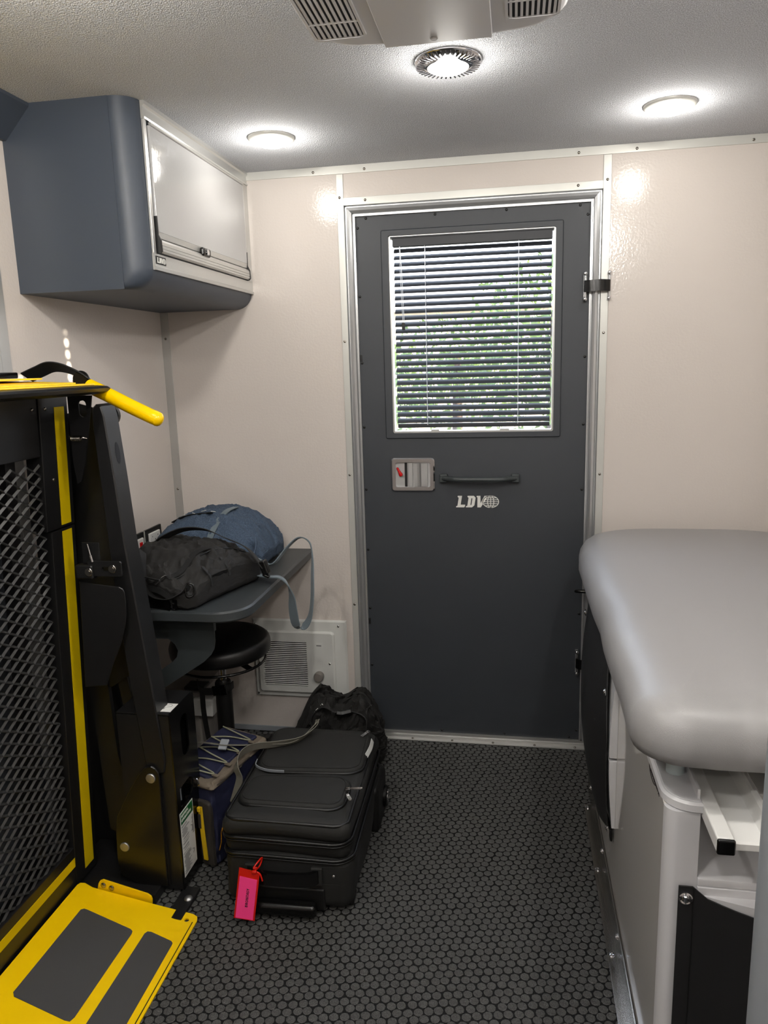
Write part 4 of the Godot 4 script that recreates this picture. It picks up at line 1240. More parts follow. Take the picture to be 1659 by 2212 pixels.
	part(tu, "end_cap", bx(Vector3(0.3055, 0.6545, -1.092), Vector3(0.3325, 0.6805, -1.085), 0.004, 2), M.black_gloss)
	part(t, "tray", ext(pv([0.3345, 0.652, 0.400, 0.652, 0.400, 0.690, 0.3965, 0.694, 0.3915, 0.694, 0.388, 0.690, 0.386, 0.676, 0.380, 0.668, 0.3345, 0.668]), -1.75, -1.102, [], 0.003), M.white, 30)
	part(t, "tray_slide", bx(Vector3(0.345, 0.64, -1.70), Vector3(0.40, 0.652, -1.2)), M.black)
	part(t, "tray", bx(Vector3(0.41, 0.645, -1.75), Vector3(0.78, 0.665, -1.25), 0.004), M.white)
	# bowed front with a black snap-on cover
	var bow := func(z: float, x0: float, x1: float, d: float) -> PackedVector2Array:
		var p := PackedVector2Array()
		for k in 13:
			var u := k / 12.0
			p.append(Vector2(lerpf(x0, x1, u), z + d * sin(PI * u)))
		p.append(Vector2(x1, zn - 0.02)); p.append(Vector2(x0, zn - 0.02))
		return p
	part(t, "front_drawer", ext_y(bow.call(zn + 0.004, 0.300, 0.790, 0.045), 0.10, 0.516), M.table_white, 25)
	part(t, "toe_panel", bx(Vector3(0.30, 0.0, zn - 0.05), Vector3(0.786, 0.10, zn - 0.03)), M.table_white)
	var cv := PackedVector3Array()
	var nu := 24
	var nv := 8
	var cpt := func(u: float, v: float, back: float) -> Vector3:
		var x := lerpf(0.274, 0.816, u)
		var e := clampf((u - 0.05) / 0.9, 0, 1)
		var ytop := 0.522 - 0.030 * pow(sin(PI * e), 0.7) + (0.010 if u < 0.05 or u > 0.95 else 0.0)
		return Vector3(x, lerpf(0.085, ytop, v), zn + 0.0065 + back + 0.050 * sin(PI * e))
	for i in nu:
		for j in nv:
			var a := float(i) / nu
			var b := float(i + 1) / nu
			var c := float(j) / nv
			var d := float(j + 1) / nv
			for k in 2:
				var q := [cpt.call(a, c, k * 0.003), cpt.call(b, c, k * 0.003), cpt.call(b, d, k * 0.003), cpt.call(a, d, k * 0.003)]
				if k:
					quad(cv, q[0], q[1], q[2], q[3])
				else:
					quad(cv, q[3], q[2], q[1], q[0])
				if j == nv - 1 and k == 0:
					quad(cv, q[3], q[2], q[2] + Vector3(0, 0, 0.003), q[3] + Vector3(0, 0, 0.003))
	var cvr := part(t, "front_cover", cv, M.vinyl, 40)
	var snap := mk(lathe(v2s([0.011, 0, 0.0112, 0.0015, 0.0095, 0.0025, 0.0070, 0.0015, 0.0066, 0.003, 0.005, 0.0055, 0.0, 0.006]), 20), 35)
	same(cvr, "snap", snap, M.chrome, at(Vector3(0.2855, 0.510, zn + 0.0095), turn_to(Vector3.BACK)))
	same(cvr, "snap", snap, M.chrome, at(Vector3(0.8045, 0.510, zn + 0.0095), turn_to(Vector3.BACK)))
	part(cvr, "hem_seam", tube(PackedVector3Array([Vector3(0.2975, 0.09, zn + 0.0105), Vector3(0.2975, 0.53, zn + 0.0105)]), 0.0008, 5), M.black)
	# side drawers with bowed fronts
	for dy in [[0.440, 0.645], [0.250, 0.433]]:
		var p := PackedVector2Array()
		p.append(Vector2(xs, dy[0]))
		p.append(Vector2(xs, dy[1]))
		for k in 11:
			var u := 1.0 - k / 10.0
			var full := (lerpf(dy[0], dy[1], u) - 0.25) / 0.40
			p.append(Vector2(xs - 0.008 - 0.011 * sin(PI * clampf(full, 0, 1)), lerpf(dy[0] + 0.001, dy[1] - 0.001, u)))
		part(t, "side_drawer", ext(p, -2.20, -1.748, [], 0.001), M.table_white, 30)
	var sc := PackedVector3Array()
	var fp := func(u: float, v: float, th: float) -> Vector3:
		# u runs back along the table, v up; the sheet is gathered towards the bottom near snap
		var y := lerpf(0.235, 0.690, v)
		var zn2 := lerpf(-1.752, -1.835, clampf((v - 0.55) / 0.45, 0, 1))
		var zf2 := lerpf(-1.80, -2.33, pow(clampf(v * 1.25, 0, 1), 0.55))
		var z := lerpf(zn2, zf2, u)
		var out := 0.010 + 0.040 * pow(sin(PI * clampf(v * 0.93 + 0.035, 0, 1)), 0.6) * (0.35 + 1.0 * sin(PI * pow(u, 0.9)))
		return Vector3(xs - out * (1.0 if v > 0.02 else 0.3) - th, y, z)
	for i in 16:
		for j in 24:
			for k in 2:
				var th := 0.003 * k
				var q := [fp.call(i / 16.0, j / 24.0, th), fp.call((i + 1) / 16.0, j / 24.0, th), fp.call((i + 1) / 16.0, (j + 1) / 24.0, th), fp.call(i / 16.0, (j + 1) / 24.0, th)]
				if k:
					quad(sc, q[3], q[2], q[1], q[0])
				else:
					quad(sc, q[0], q[1], q[2], q[3])
					if i == 0:
						quad(sc, q[0], q[3], q[3] - Vector3(0.003, 0, 0), q[0] - Vector3(0.003, 0, 0))
	var scv := part(t, "drawer_cover", sc, M.vinyl, 60)
	for p in [Vector3(xs - 0.026, 0.590, -1.80), Vector3(xs - 0.016, 0.245, -1.760), Vector3(xs - 0.030, 0.63, -2.29)]:
		same(scv, "snap", snap, M.chrome, at(p, turn_to(Vector3.LEFT)))
	part(scv, "strap_end", bx(Vector3(xs - 0.010, 0.212, -1.775), Vector3(xs - 0.004, 0.246, -1.750), 0.003), M.black)
	# maker's mark on the side: oval and lettering
	var ov := PackedVector3Array()
	for k in 26:
		var g := -0.3 + TAU * 0.86 * k / 25.0
		ov.append(Vector3(xs - 0.0005, 0.661 + cos(g + 2.2) * 0.015, -1.305 + sin(g + 2.2) * 0.034))
	part(t, "emblem_oval", tube(ov, 0.0009, 5), M.ink)
	var tm := TextMesh.new()
	tm.text = "midmark"
	tm.font = font()
	tm.font_size = 32
	tm.pixel_size = 0.00062
	tm.depth = 0.0006
	same(t, "emblem_text", tm, M.ink, at(Vector3(xs - 0.0004, 0.659, -1.285), Basis(Vector3.UP, -PI / 2)))
	# stainless angle along the floor
	var kg := thing("kick_guard", "stainless steel angle screwed to the floor along the exam table", "kick plate", Vector3(0.24, 0, -1.7))
	part(kg, "floor_flange", bx(Vector3(0.2235, 0.0015, -2.245), Vector3(0.2455, 0.004, -0.98), 0.0008), M.steel)
	part(kg, "riser", bx(Vector3(0.2445, 0.0015, -2.335), Vector3(0.2478, 0.078, -0.98), 0.0008), M.steel)
	var kb := mk(lathe(v2s([0.0085, 0, 0.0085, 0.001, 0.006, 0.0012, 0.0058, 0.004, 0.003, 0.0045, 0.0028, 0.0035, 0.0, 0.0035]), 16), 35)
	screws(kg, "bolt", M.chrome, kb, [Vector3(0.234, 0.004, -2.225), Vector3(0.234, 0.004, -1.925), Vector3(0.234, 0.004, -1.615), Vector3(0.234, 0.004, -1.30)], Vector3.UP)
	screws(kg, "bolt", M.chrome, kb, [Vector3(0.2445, 0.06, -2.25), Vector3(0.2445, 0.06, -1.93), Vector3(0.2445, 0.06, -1.61)], Vector3.LEFT)

func suitcase() -> void:
	var s := thing("suitcase", "black fabric suitcase on wheels lying on its back on the floor", "suitcase", Vector3(-0.58, 0, -1.92))
	var X := at(Vector3(-0.585, 0, -1.905), Basis(Vector3.UP, deg_to_rad(1.5)))
	var W := 0.345
	var L := 0.50
	var soft := func(p: Vector3) -> Vector3:
		var q := p
		q.y += 0.004 * sin(p.x * 17.0 + p.z * 9.0) + 0.002 * sin(p.z * 31.0)
		q.x += 0.003 * sin(p.z * 21.0 + p.y * 30.0)
		return q
	var mk_soft := func(size: Vector3, c: Vector3, r: float) -> PackedVector3Array:
		return X * bend(at(c) * rbox(size, r, 4, 14), soft)
	part(s, "body", mk_soft.call(Vector3(W, 0.155, L), Vector3(0, 0.088, 0), 0.035), M.nylon, 60)
	part(s, "expander", mk_soft.call(Vector3(W - 0.012, 0.06, L - 0.012), Vector3(0, 0.180, 0), 0.028), M.nylon, 60)
	part(s, "lid", mk_soft.call(Vector3(W, 0.062, L), Vector3(0, 0.231, 0), 0.03), M.nylon_grey, 60)
	var loop := func(y: float, grow: float, rad: float) -> PackedVector3Array:
		var o := PackedVector3Array()
		for p in rrect(-W / 2 - grow, -L / 2 - grow, W / 2 + grow, L / 2 + grow, 0.045 + grow, 7):
			for e in 1:
				o.append(X * (soft.call(Vector3(p.x, y, p.y)) as Vector3))
		return tube(o, rad, 8, true)
	for e in [[0.253, -0.008, 0.0045], [0.206, 0.001, 0.004], [0.198, 0.001, 0.0025], [0.160, 0.002, 0.004], [0.152, 0.002, 0.0025]]:
		part(s, "piping", loop.call(e[0], e[1], e[2]), M.piping, 60)
	# two padded pockets on the lid
	for e in [[-0.148, 0.05, 0.144, 0.19, 0.045], [-0.152, -0.225, 0.158, 0.022, 0.05]]:
		var pts := rrect(e[0], e[1], e[2], e[3], e[4], 6)
		var rr := []
		for k in [[0.0, 0.255], [0.0, 0.268], [0.006, 0.275], [0.020, 0.278], [0.045, 0.280]]:
			var q := inset(pts, k[0])
			var r := PackedVector3Array()
			for p in q:
				r.append(X * (soft.call(Vector3(p.x, k[1], p.y)) as Vector3))
			rr.append(r)
		var pk := part(s, "pocket", loft(rr), M.nylon_grey, 60)
		var lp := PackedVector3Array()
		for p in pts:
			lp.append(X * (soft.call(Vector3(p.x, 0.264, p.y)) as Vector3))
		part(pk, "zip", tube(lp, 0.0042, 7, true), M.piping, 60)
		var l2 := PackedVector3Array()
		for p in inset(pts, 0.010):
			l2.append(X * (soft.call(Vector3(p.x, 0.2762, p.y)) as Vector3))
		part(pk, "seam", tube(l2, 0.0018, 6, true), M.nylon, 60)
	# torn corner of the upper pocket that shows its pale lining
	part(s, "lining", strap(smooth([X * Vector3(-0.158, 0.268, -0.03), X * Vector3(-0.150, 0.270, 0.005), X * Vector3(-0.11, 0.270, 0.026), X * Vector3(-0.06, 0.270, 0.028)], 5), Vector3(0.2, 1, 0.2), 0.008, 0.002), M.post_grey)
	part(s, "lining", strap(smooth([X * Vector3(0.163, 0.269, -0.175), X * Vector3(0.165, 0.270, -0.13), X * Vector3(0.160, 0.270, -0.08)], 5), Vector3(-0.5, 1, 0.0), 0.014, 0.002), M.enamel)
	# zip pulls
	for e in [[Vector3(0.150, 0.280, 0.150), Vector3(0.35, 0.25, 0.9)], [Vector3(0.150, 0.280, 0.115), Vector3(0.98, 0.15, 0.1)], [Vector3(0.142, 0.282, -0.195), Vector3(-0.3, 0.1, 0.9)]]:
		var d: Vector3 = (e[1] as Vector3).normalized()
		var b := Basis(d, Vector3.UP.cross(d).cross(d) * -1.0, d.cross(Vector3.UP)).orthonormalized()
		var zp := part(s, "zip_pull", X * (at(e[0], b) * ext_y(rrect(-0.004, -0.005, 0.034, 0.005, 0.0045, 4), 0.0, 0.0025, [ring2(Vector2(0.027, 0), 0.0022, 8)])), M.chrome, 20)
		part(zp, "zip_slider", X * (at(e[0] - d * 0.008, b) * rbox(Vector3(0.014, 0.008, 0.010), 0.002, 2)), M.chrome)
	var cz := part(s, "zip_pull", tube(smooth([X * Vector3(-0.172, 0.212, 0.215), X * Vector3(-0.182, 0.200, 0.215), X * Vector3(-0.184, 0.170, 0.217), X * Vector3(-0.190, 0.145, 0.220)], 4), 0.0016, 6), M.brass)
	part(cz, "zip_slider", X * (at(Vector3(-0.176, 0.206, 0.215)) * rbox(Vector3(0.008, 0.012, 0.008), 0.002, 2)), M.brass)
	# handles at the near end
	var zn := L / 2
	var h := part(s, "carry_handle", X * strap(smooth([Vector3(-0.098, 0.118, zn + 0.004), Vector3(-0.090, 0.118, zn + 0.018), Vector3(-0.06, 0.118, zn + 0.028), Vector3(0.0, 0.118, zn + 0.031), Vector3(0.05, 0.118, zn + 0.028), Vector3(0.078, 0.118, zn + 0.018), Vector3(0.086, 0.118, zn + 0.004)], 5), Vector3.UP, 0.036, 0.010), M.black_gloss, 50)
	for x in [-0.094, 0.082]:
		part(h, "handle_tab", X * (at(Vector3(x, 0.116, zn + 0.006)) * rbox(Vector3(0.030, 0.050, 0.012), 0.004, 2)), M.nylon_grey, 40)
	part(s, "handle_recess", X * (at(Vector3(0.0, 0.045, zn + 0.0)) * rbox(Vector3(0.20, 0.062, 0.012), 0.005, 2)), M.black)
	part(s, "pull_handle", X * (at(Vector3(0.0, 0.030, zn + 0.022)) * rbox(Vector3(0.165, 0.034, 0.034), 0.012, 4)), M.black_gloss, 50)
	same(s, "rivet", screw_mesh, M.chrome, X * at(Vector3(0.125, 0.115, zn + 0.001), turn_to(Vector3.BACK)))
	part(s, "seam", X * tube(smooth([Vector3(0.09, 0.137, zn + 0.0005), Vector3(0.15, 0.140, zn - 0.002), Vector3(0.166, 0.140, zn - 0.016)], 4), 0.0010, 5), M.nylon_grey)
	part(s, "seam", X * tube(smooth([Vector3(0.08, 0.088, zn + 0.0005), Vector3(0.15, 0.090, zn - 0.002), Vector3(0.166, 0.090, zn - 0.016)], 4), 0.0010, 5), M.nylon_grey)
	# wheel housings and wheels at the far end
	for sx in [-1.0, 1.0]:
		var hs := part(s, "wheel_housing", X * (at(Vector3(sx * (W / 2 - 0.004), 0.07, -L / 2 + 0.065)) * rbox(Vector3(0.038, 0.15, 0.16), 0.017, 4)), M.black, 50)
		var wl := part(hs, "wheel", X * (at(Vector3(sx * (W / 2 + 0.004), 0.055, -L / 2 + 0.028), turn_to(Vector3(sx, 0, 0))) * lathe(v2s([0.0, 0.0, 0.030, 0.0, 0.033, 0.003, 0.033, 0.019, 0.030, 0.022, 0.0, 0.022]), 24)), M.black_gloss, 40)
		part(wl, "wheel_hub", X * (at(Vector3(sx * (W / 2 + 0.026), 0.055, -L / 2 + 0.028), turn_to(Vector3(sx, 0, 0))) * lathe(v2s([0.021, 0.0, 0.020, 0.002, 0.014, 0.003, 0.012, 0.001, 0.0, 0.002]), 20)), M.chrome, 40)
		part(s, "side_foot", X * (at(Vector3(sx * (W / 2 - 0.02), 0.012, 0.19)) * rbox(Vector3(0.03, 0.024, 0.05), 0.008, 3)), M.black, 40)
	# tag tied to the handle
	var t := thing("luggage_tag", "pink paper luggage tag in an orange red sleeve hanging from the suitcase handle", "luggage tag", Vector3(-0.665, 0.02, -1.615))
	var T := at(Vector3(-0.667, 0.087, -1.598), Basis.from_euler(Vector3(-0.16, 0.10, -0.13)) )
	part(t, "sleeve", T * ext(pv([-0.027, -0.066, 0.027, -0.066, 0.027, 0.060, -0.027, 0.066]), -0.001, 0.001), M.tag_red, 10)
	part(t, "paper", T * ext(pv([-0.023, -0.064, 0.0225, -0.064, 0.0225, 0.041, -0.023, 0.045]), 0.001, 0.0016), M.tag_pink, 10)
	var tm := TextMesh.new()
	tm.text = "BRONTASY"
	tm.font = font()
	tm.font_size = 32
	tm.pixel_size = 0.00030
	tm.depth = 0.0003
	same(t, "tag_print", tm, M.ink, T * at(Vector3(0.002, -0.009, 0.0018), Basis(Vector3.BACK, PI / 2)))
	var ty := part(t, "tie", tube(smooth([T * Vector3(0.010, 0.060, 0.002), T * Vector3(0.018, 0.072, 0.0), Vector3(-0.648, 0.157, -1.606), Vector3(-0.640, 0.166, -1.620), Vector3(-0.638, 0.160, -1.645), Vector3(-0.644, 0.140, -1.640), T * Vector3(0.014, 0.062, -0.002)], 5), 0.0022, 7), M.tag_red, 60)
	part(ty, "tie_knot", at(T * Vector3(0.013, 0.061, 0.002)) * rbox(Vector3(0.013, 0.010, 0.010), 0.004, 3), M.tag_red, 60)
	part(ty, "tie_end", tube(smooth([T * Vector3(0.014, 0.062, 0.0), T * Vector3(0.028, 0.058, 0.002), T * Vector3(0.036, 0.040, 0.0)], 4), 0.0022, 6), M.tag_red, 60)

func wrinkle(seed_: int, freq: float) -> FastNoiseLite:
	var n := FastNoiseLite.new()
	n.seed = seed_
	n.noise_type = FastNoiseLite.TYPE_SIMPLEX_SMOOTH
	n.frequency = freq
	n.fractal_octaves = 3
	return n

func pts3(a: Array) -> Array:
	var o := []
	for i in range(0, a.size(), 3):
		o.append(Vector3(a[i], a[i + 1], a[i + 2]))
	return o

func bags() -> void:
	# denim bag against the back wall
	var d := thing("denim_bag", "blue denim shoulder bag slumped on the desk against the back wall", "bag", Vector3(-1.02, 0.741, -2.42))
	var nz := wrinkle(4, 5.0)
	var DX := at(Vector3(-1.02, 0.741, -2.415), Basis(Vector3.UP, -0.05))
	var sag := func(p: Vector3) -> Vector3:
		var u := p.x / 0.2
		var v := p.z / 0.15
		var q := p
		var top := (1.0 - 0.50 * pow(absf(u), 2.4)) * (1.0 - 0.30 * maxf(v, 0.0) * maxf(v, 0.0)) + 0.06 * u * -0.5
		q.y *= clampf(top, 0.25, 1.1)
		var w := nz.get_noise_3d(p.x * 6, p.y * 6, p.z * 6) * 0.014 + nz.get_noise_3d(p.x * 20, p.y * 14, p.z * 20) * 0.006
		q += Vector3(0.3, 0.8, 0.6) * w * smoothstep(0.0, 0.05, p.y)
		return q
	var shape := at(Vector3(0, 0.0925, 0)) * rbox(Vector3(0.41, 0.185, 0.30), 0.065, 5, 22)
	part(d, "bag_body", DX * bend(shape, sag), M.denim, 75)
	var on := func(a: Array, lift_: float) -> Array:
		var o := []
		for p in pts3(a):
			o.append(DX * ((sag.call(p) as Vector3) + Vector3(0, lift_ * 0.6, lift_ * 0.8)))
		return o
	part(d, "zip_opening", strap(smooth(on.call([-0.200, 0.100, 0.075, -0.185, 0.105, 0.125, -0.13, 0.108, 0.1505, -0.05, 0.106, 0.1505, 0.03, 0.102, 0.1505, 0.10, 0.098, 0.1505, 0.165, 0.092, 0.135, 0.195, 0.088, 0.10], 0.002), 5), Vector3(0, 1, 0.15), 0.013, 0.003), M.lining, 60)
	for e in [0.0085, -0.0085]:
		part(d, "stitched_hem", tube(smooth(on.call([-0.195, 0.100 + e, 0.10, -0.13, 0.108 + e, 0.151, -0.05, 0.106 + e, 0.151, 0.03, 0.102 + e, 0.151, 0.10, 0.098 + e, 0.151, 0.165, 0.092 + e, 0.137], 0.002), 5), 0.002, 6), M.denim_strap, 60)
	part(d, "top_slit", strap(smooth(on.call([-0.14, 0.185, 0.045, -0.09, 0.185, 0.05, -0.04, 0.185, 0.05, 0.01, 0.185, 0.047], 0.003), 5), Vector3(0, 0.45, 1), 0.020, 0.003), M.lining, 60)
	for k in 4:
		var x := -0.105 + 0.035 * k
		part(d, "slit_stitch", strap(smooth(on.call([x, 0.185, 0.036, x + 0.017, 0.185, 0.037], 0.005), 3), Vector3(0, 0.45, 1), 0.004, 0.0015), M.enamel, 60)
	part(d, "seam_band", strap(smooth(on.call([0.052, 0.185, -0.05, 0.050, 0.185, 0.02, 0.045, 0.183, 0.08, 0.040, 0.160, 0.135, 0.035, 0.115, 0.1515], 0.002), 5), Vector3(1, 0, 0), 0.020, 0.003), M.denim_strap, 60)
	var sp := smooth(pts3([-0.845, 0.805, -2.26, -0.805, 0.790, -2.25, -0.765, 0.782, -2.24, -0.725, 0.830, -2.28, -0.690, 0.856, -2.30, -0.655, 0.842, -2.29, -0.640, 0.80, -2.26, -0.634, 0.74, -2.23, -0.632, 0.68, -2.21, -0.640, 0.62, -2.20, -0.660, 0.590, -2.19, -0.682, 0.598, -2.185, -0.688, 0.65, -2.18, -0.690, 0.70, -2.18, -0.700, 0.74, -2.17, -0.722, 0.760, -2.165, -0.76, 0.760, -2.17, -0.82, 0.763, -2.19]), 5)
	var sides := []
	for i in sp.size():
		var f := float(i) / (sp.size() - 1)
		var a := Vector3(0.1, 0.3, 1)
		var b := Vector3(0.55, 0.1, 1)
		var c := Vector3(1.0, 0.15, 0.5)
		sides.append(a.lerp(b, smoothstep(0.2, 0.45, f)).lerp(c, smoothstep(0.5, 0.62, f)).lerp(Vector3(0.25, 0.1, 1), smoothstep(0.68, 0.85, f)))
	part(d, "shoulder_strap", strap(sp, sides, 0.036, 0.003), M.denim_strap, 60)
	part(d, "strap_piece", strap(smooth(pts3([-0.845, 0.795, -2.26, -0.835, 0.825, -2.275, -0.84, 0.85, -2.30]), 4), Vector3(0.3, 0, 1), 0.05, 0.004), M.denim, 60)
	# black messenger bag in front of it
	var m := thing("messenger_bag", "black fabric messenger bag with webbing strap lying at the front of the desk", "bag", Vector3(-0.97, 0.741, -2.07))
	var MX := at(Vector3(-0.975, 0.741, -2.075), Basis(Vector3.UP, deg_to_rad(-16.5)))
	var nb := wrinkle(9, 4.0)
	var slump := func(p: Vector3) -> Vector3:
		var q := p
		var u := p.x / 0.15
		var v := p.z / 0.18
		q.y *= clampf(1.0 - 0.30 * smoothstep(0.1, 1.0, u) - 0.35 * smoothstep(0.2, 1.05, v) - 0.20 * smoothstep(0.3, 1.0, -v), 0.3, 1.0)
		q += Vector3(0.2, 1.0, 0.3) * (nb.get_noise_3d(p.x * 9, p.y * 9, p.z * 9) * 0.016) * smoothstep(0.0, 0.06, p.y)
		return q
	part(m, "bag_body", MX * bend(at(Vector3(0, 0.074, 0)) * rbox(Vector3(0.30, 0.148, 0.36), 0.04, 5, 22), slump), M.nylon_soft, 70)
	var onm := func(a: Array, lift_: float) -> Array:
		var o := []
		for p in pts3(a):
			o.append(MX * ((slump.call(p) as Vector3) + Vector3(0, lift_, lift_ * 0.4)))
		return o
	part(m, "flap_edge", tube(smooth(onm.call([0.055, 0.148, 0.165, 0.065, 0.148, 0.12, 0.06, 0.148, 0.04, 0.065, 0.148, -0.06, 0.08, 0.148, -0.15], 0.001), 5), 0.0028, 6), M.black, 60)
	part(m, "flap_edge", tube(smooth(onm.call([0.076, 0.148, 0.165, 0.086, 0.148, 0.12, 0.081, 0.148, 0.04, 0.086, 0.148, -0.06, 0.10, 0.148, -0.15], 0.001), 5), 0.0022, 6), M.piping, 60)
	part(m, "zip_gap", strap(smooth(onm.call([0.065, 0.148, 0.165, 0.076, 0.148, 0.12, 0.070, 0.148, 0.04, 0.076, 0.148, -0.06, 0.09, 0.148, -0.15], 0.0015), 5), Vector3(1, -0.3, 0), 0.016, 0.002), M.lining, 60)
	var vb := onm.call([0.146, 0.100, 0.075, 0.148, 0.098, 0.04, 0.148, 0.098, 0.01], 0.004)
	part(m, "velcro_patch", strap(smooth(vb, 4), Vector3(0.35, 1, 0), 0.030, 0.003), M.black, 60)
	for k in 2:
		var zz := [0.080, -0.002][k] as float
		part(m, "webbing_loop", strap(smooth(onm.call([0.12, 0.148, zz, 0.147, 0.115, zz, 0.150, 0.075, zz], 0.004), 4), Vector3(0, 0, 1), 0.012, 0.003), M.webbing_black, 60)
	var zp := onm.call([0.060, 0.148, 0.165, 0.050, 0.140, 0.180], 0.006)
	part(m, "zip_pull", tube(PackedVector3Array([zp[0], zp[0].lerp(zp[1], 0.5), zp[1] + Vector3(-0.012, -0.012, 0.005)]), 0.0036, 8), M.chrome, 40)
	part(m, "zip_cord", tube(smooth([zp[1] + Vector3(0, 0, 0.004), zp[1] + Vector3(-0.05, 0.012, 0.006), zp[1] + Vector3(-0.085, 0.030, -0.01)], 5), 0.0028, 6), M.black, 60)
	# front side: a fold, a pocket with a shadow gap and a hanging loop of webbing
	part(m, "front_gap", strap(smooth(onm.call([-0.145, 0.075, 0.176, -0.06, 0.078, 0.182, 0.04, 0.074, 0.182, 0.10, 0.066, 0.182], 0.002), 5), Vector3(0, 1, -0.2), 0.016, 0.003), M.lining, 60)
	part(m, "front_gap", strap(smooth(onm.call([0.085, 0.085, 0.180, 0.095, 0.045, 0.183, 0.09, 0.012, 0.182], 0.002), 5), Vector3(1, 0, 0.2), 0.014, 0.003), M.lining, 60)
	part(m, "base_trim", strap(smooth(onm.call([-0.14, 0.022, 0.178, -0.02, 0.022, 0.182, 0.08, 0.022, 0.182], 0.003), 5), Vector3(0, 1, 0), 0.034, 0.004), M.black_gloss, 60)
	part(m, "side_ribbing", strap(smooth(onm.call([0.098, 0.006, 0.179, 0.098, 0.06, 0.178], 0.006), 4), Vector3(1, 0, 0.1), 0.014, 0.006), M.black_gloss, 60)
	part(m, "hanging_strap", strap(smooth(pts3([-1.055, 0.895, -1.945, -1.040, 0.875, -1.915, -1.034, 0.835, -1.898, -1.022, 0.800, -1.886, -0.992, 0.778, -1.878, -0.945, 0.776, -1.872, -0.905, 0.795, -1.875, -0.893, 0.815, -1.885]), 5), Vector3(-0.1, 0.35, 1), 0.030, 0.002), M.webbing_black, 60)
	part(m, "strap_ring", tube(smooth(pts3([-0.897, 0.818, -1.878, -0.878, 0.815, -1.882, -0.878, 0.788, -1.878, -0.895, 0.786, -1.872]), 4, true), 0.003, 6, true), M.black_gloss, 60)
	part(m, "shoulder_strap", strap(smooth(pts3([-1.15, 0.815, -2.10, -1.118, 0.848, -2.115, -1.088, 0.884, -2.13, -1.025, 0.912, -2.15, -0.957, 0.910, -2.165, -0.892, 0.882, -2.17, -0.826, 0.858, -2.16, -0.783, 0.826, -2.14, -0.758, 0.796, -2.13]), 6), Vector3(-0.15, 0.5, 1), 0.034, 0.0025), M.webbing_black, 60)
	part(m, "strap_buckle", at(Vector3(-1.075, 0.868, -2.105), Basis(Vector3.BACK, 0.7)) * rbox(Vector3(0.045, 0.012, 0.03), 0.005, 2), M.black_gloss, 40)
	part(m, "strap_clip", at(Vector3(-0.757, 0.800, -2.135), Basis(Vector3.BACK, 0.3)) * rbox(Vector3(0.020, 0.045, 0.03), 0.005, 3), M.black_gloss, 40)
	part(m, "strap_clip", at(Vector3(-0.752, 0.775, -2.13), Basis(Vector3.BACK, -0.4)) * rbox(Vector3(0.022, 0.008, 0.016), 0.003, 2), M.black_gloss, 40)
	# insulated bag beside the pump box
	var c := thing("cooler_bag", "navy blue cooler bag with grey cords and a yellow zip beside the suitcase", "cooler bag", Vector3(-0.869, 0, -1.94))
	var CX := at(Vector3(-0.871, 0, -1.945), Basis(Vector3.UP, deg_to_rad(-19)))
	var nc := wrinkle(13, 4.0)
	var cf := func(p: Vector3) -> Vector3:
		var q := p
		q.y *= 1.0 + 0.10 * smoothstep(-0.13, 0.13, -p.z)
		q += Vector3(0.8, 0.3, 0.8) * nc.get_noise_3d(p.x * 8, p.y * 8, p.z * 8) * 0.012
		return q
	part(c, "bag_body", CX * bend(at(Vector3(0, 0.129, 0)) * rbox(Vector3(0.165, 0.258, 0.25), 0.014, 4, 14), cf), M.navy, 60)
	var onc := func(a: Array, lift_: Vector3) -> Array:
		var o := []
		for p in pts3(a):
			o.append(CX * ((cf.call(p) as Vector3) + lift_))
		return o
	part(c, "top_band", CX * bend(at(Vector3(0.002, 0.249, 0)) * rbox(Vector3(0.172, 0.026, 0.257), 0.012, 4, 10), cf), M.taupe, 60)
	part(c, "top_panel", CX * bend(at(Vector3(-0.004, 0.262, 0)) * rbox(Vector3(0.135, 0.014, 0.22), 0.006, 3, 8), cf), M.navy, 60)
	part(c, "band_zip", tube(PackedVector3Array(smooth(onc.call([0.083, 0.247, -0.11, 0.0885, 0.247, 0.0, 0.085, 0.247, 0.10, 0.07, 0.246, 0.128, 0.0, 0.245, 0.130, -0.07, 0.245, 0.128], Vector3(0, 0, 0)), 5)), 0.0022, 6), M.cooler_grey, 60)
	for k in 4:
		var z := 0.095 - 0.055 * k
		var w := tube(smooth(onc.call([-0.062, 0.272, z - 0.028, 0.0, 0.275, z - 0.012, 0.068, 0.272, z, 0.0, 0.275, z + 0.012, -0.062, 0.272, z + 0.028], Vector3(0, 0.002, 0)), 6), 0.0022, 6)
		var cd := part(c, "bungee_cord", w, M.cord, 60)
		var tp: Array = onc.call([0.073, 0.268, z], Vector3(0, 0.002, 0))
		part(cd, "cord_loop", at(tp[0], Basis(Vector3.UP, -0.33)) * rbox(Vector3(0.022, 0.004, 0.012), 0.002, 2), M.taupe, 40)
	part(c, "end_pocket", CX * bend(at(Vector3(0.012, 0.105, 0.128)) * rbox(Vector3(0.135, 0.200, 0.018), 0.007, 3, 10), cf), M.cooler_grey, 60)
	var zy := part(c, "pocket_zip", strap(smooth(onc.call([0.050, 0.192, 0.1385, 0.052, 0.13, 0.1385, 0.058, 0.03, 0.1385], Vector3(0.002, 0, 0.006)), 4), Vector3(1, 0, 0.34), 0.0135, 0.004), M.zip_yellow, 60, "yellow zip")
	var zz2: Array = onc.call([0.047, 0.187, 0.1385, 0.047, 0.150, 0.1385], Vector3(0.004, 0, 0.011))
	part(zy, "zip_slider", at(zz2[0], Basis(Vector3.UP, -0.33)) * rbox(Vector3(0.010, 0.014, 0.006), 0.002, 2), M.zip_yellow, 40)
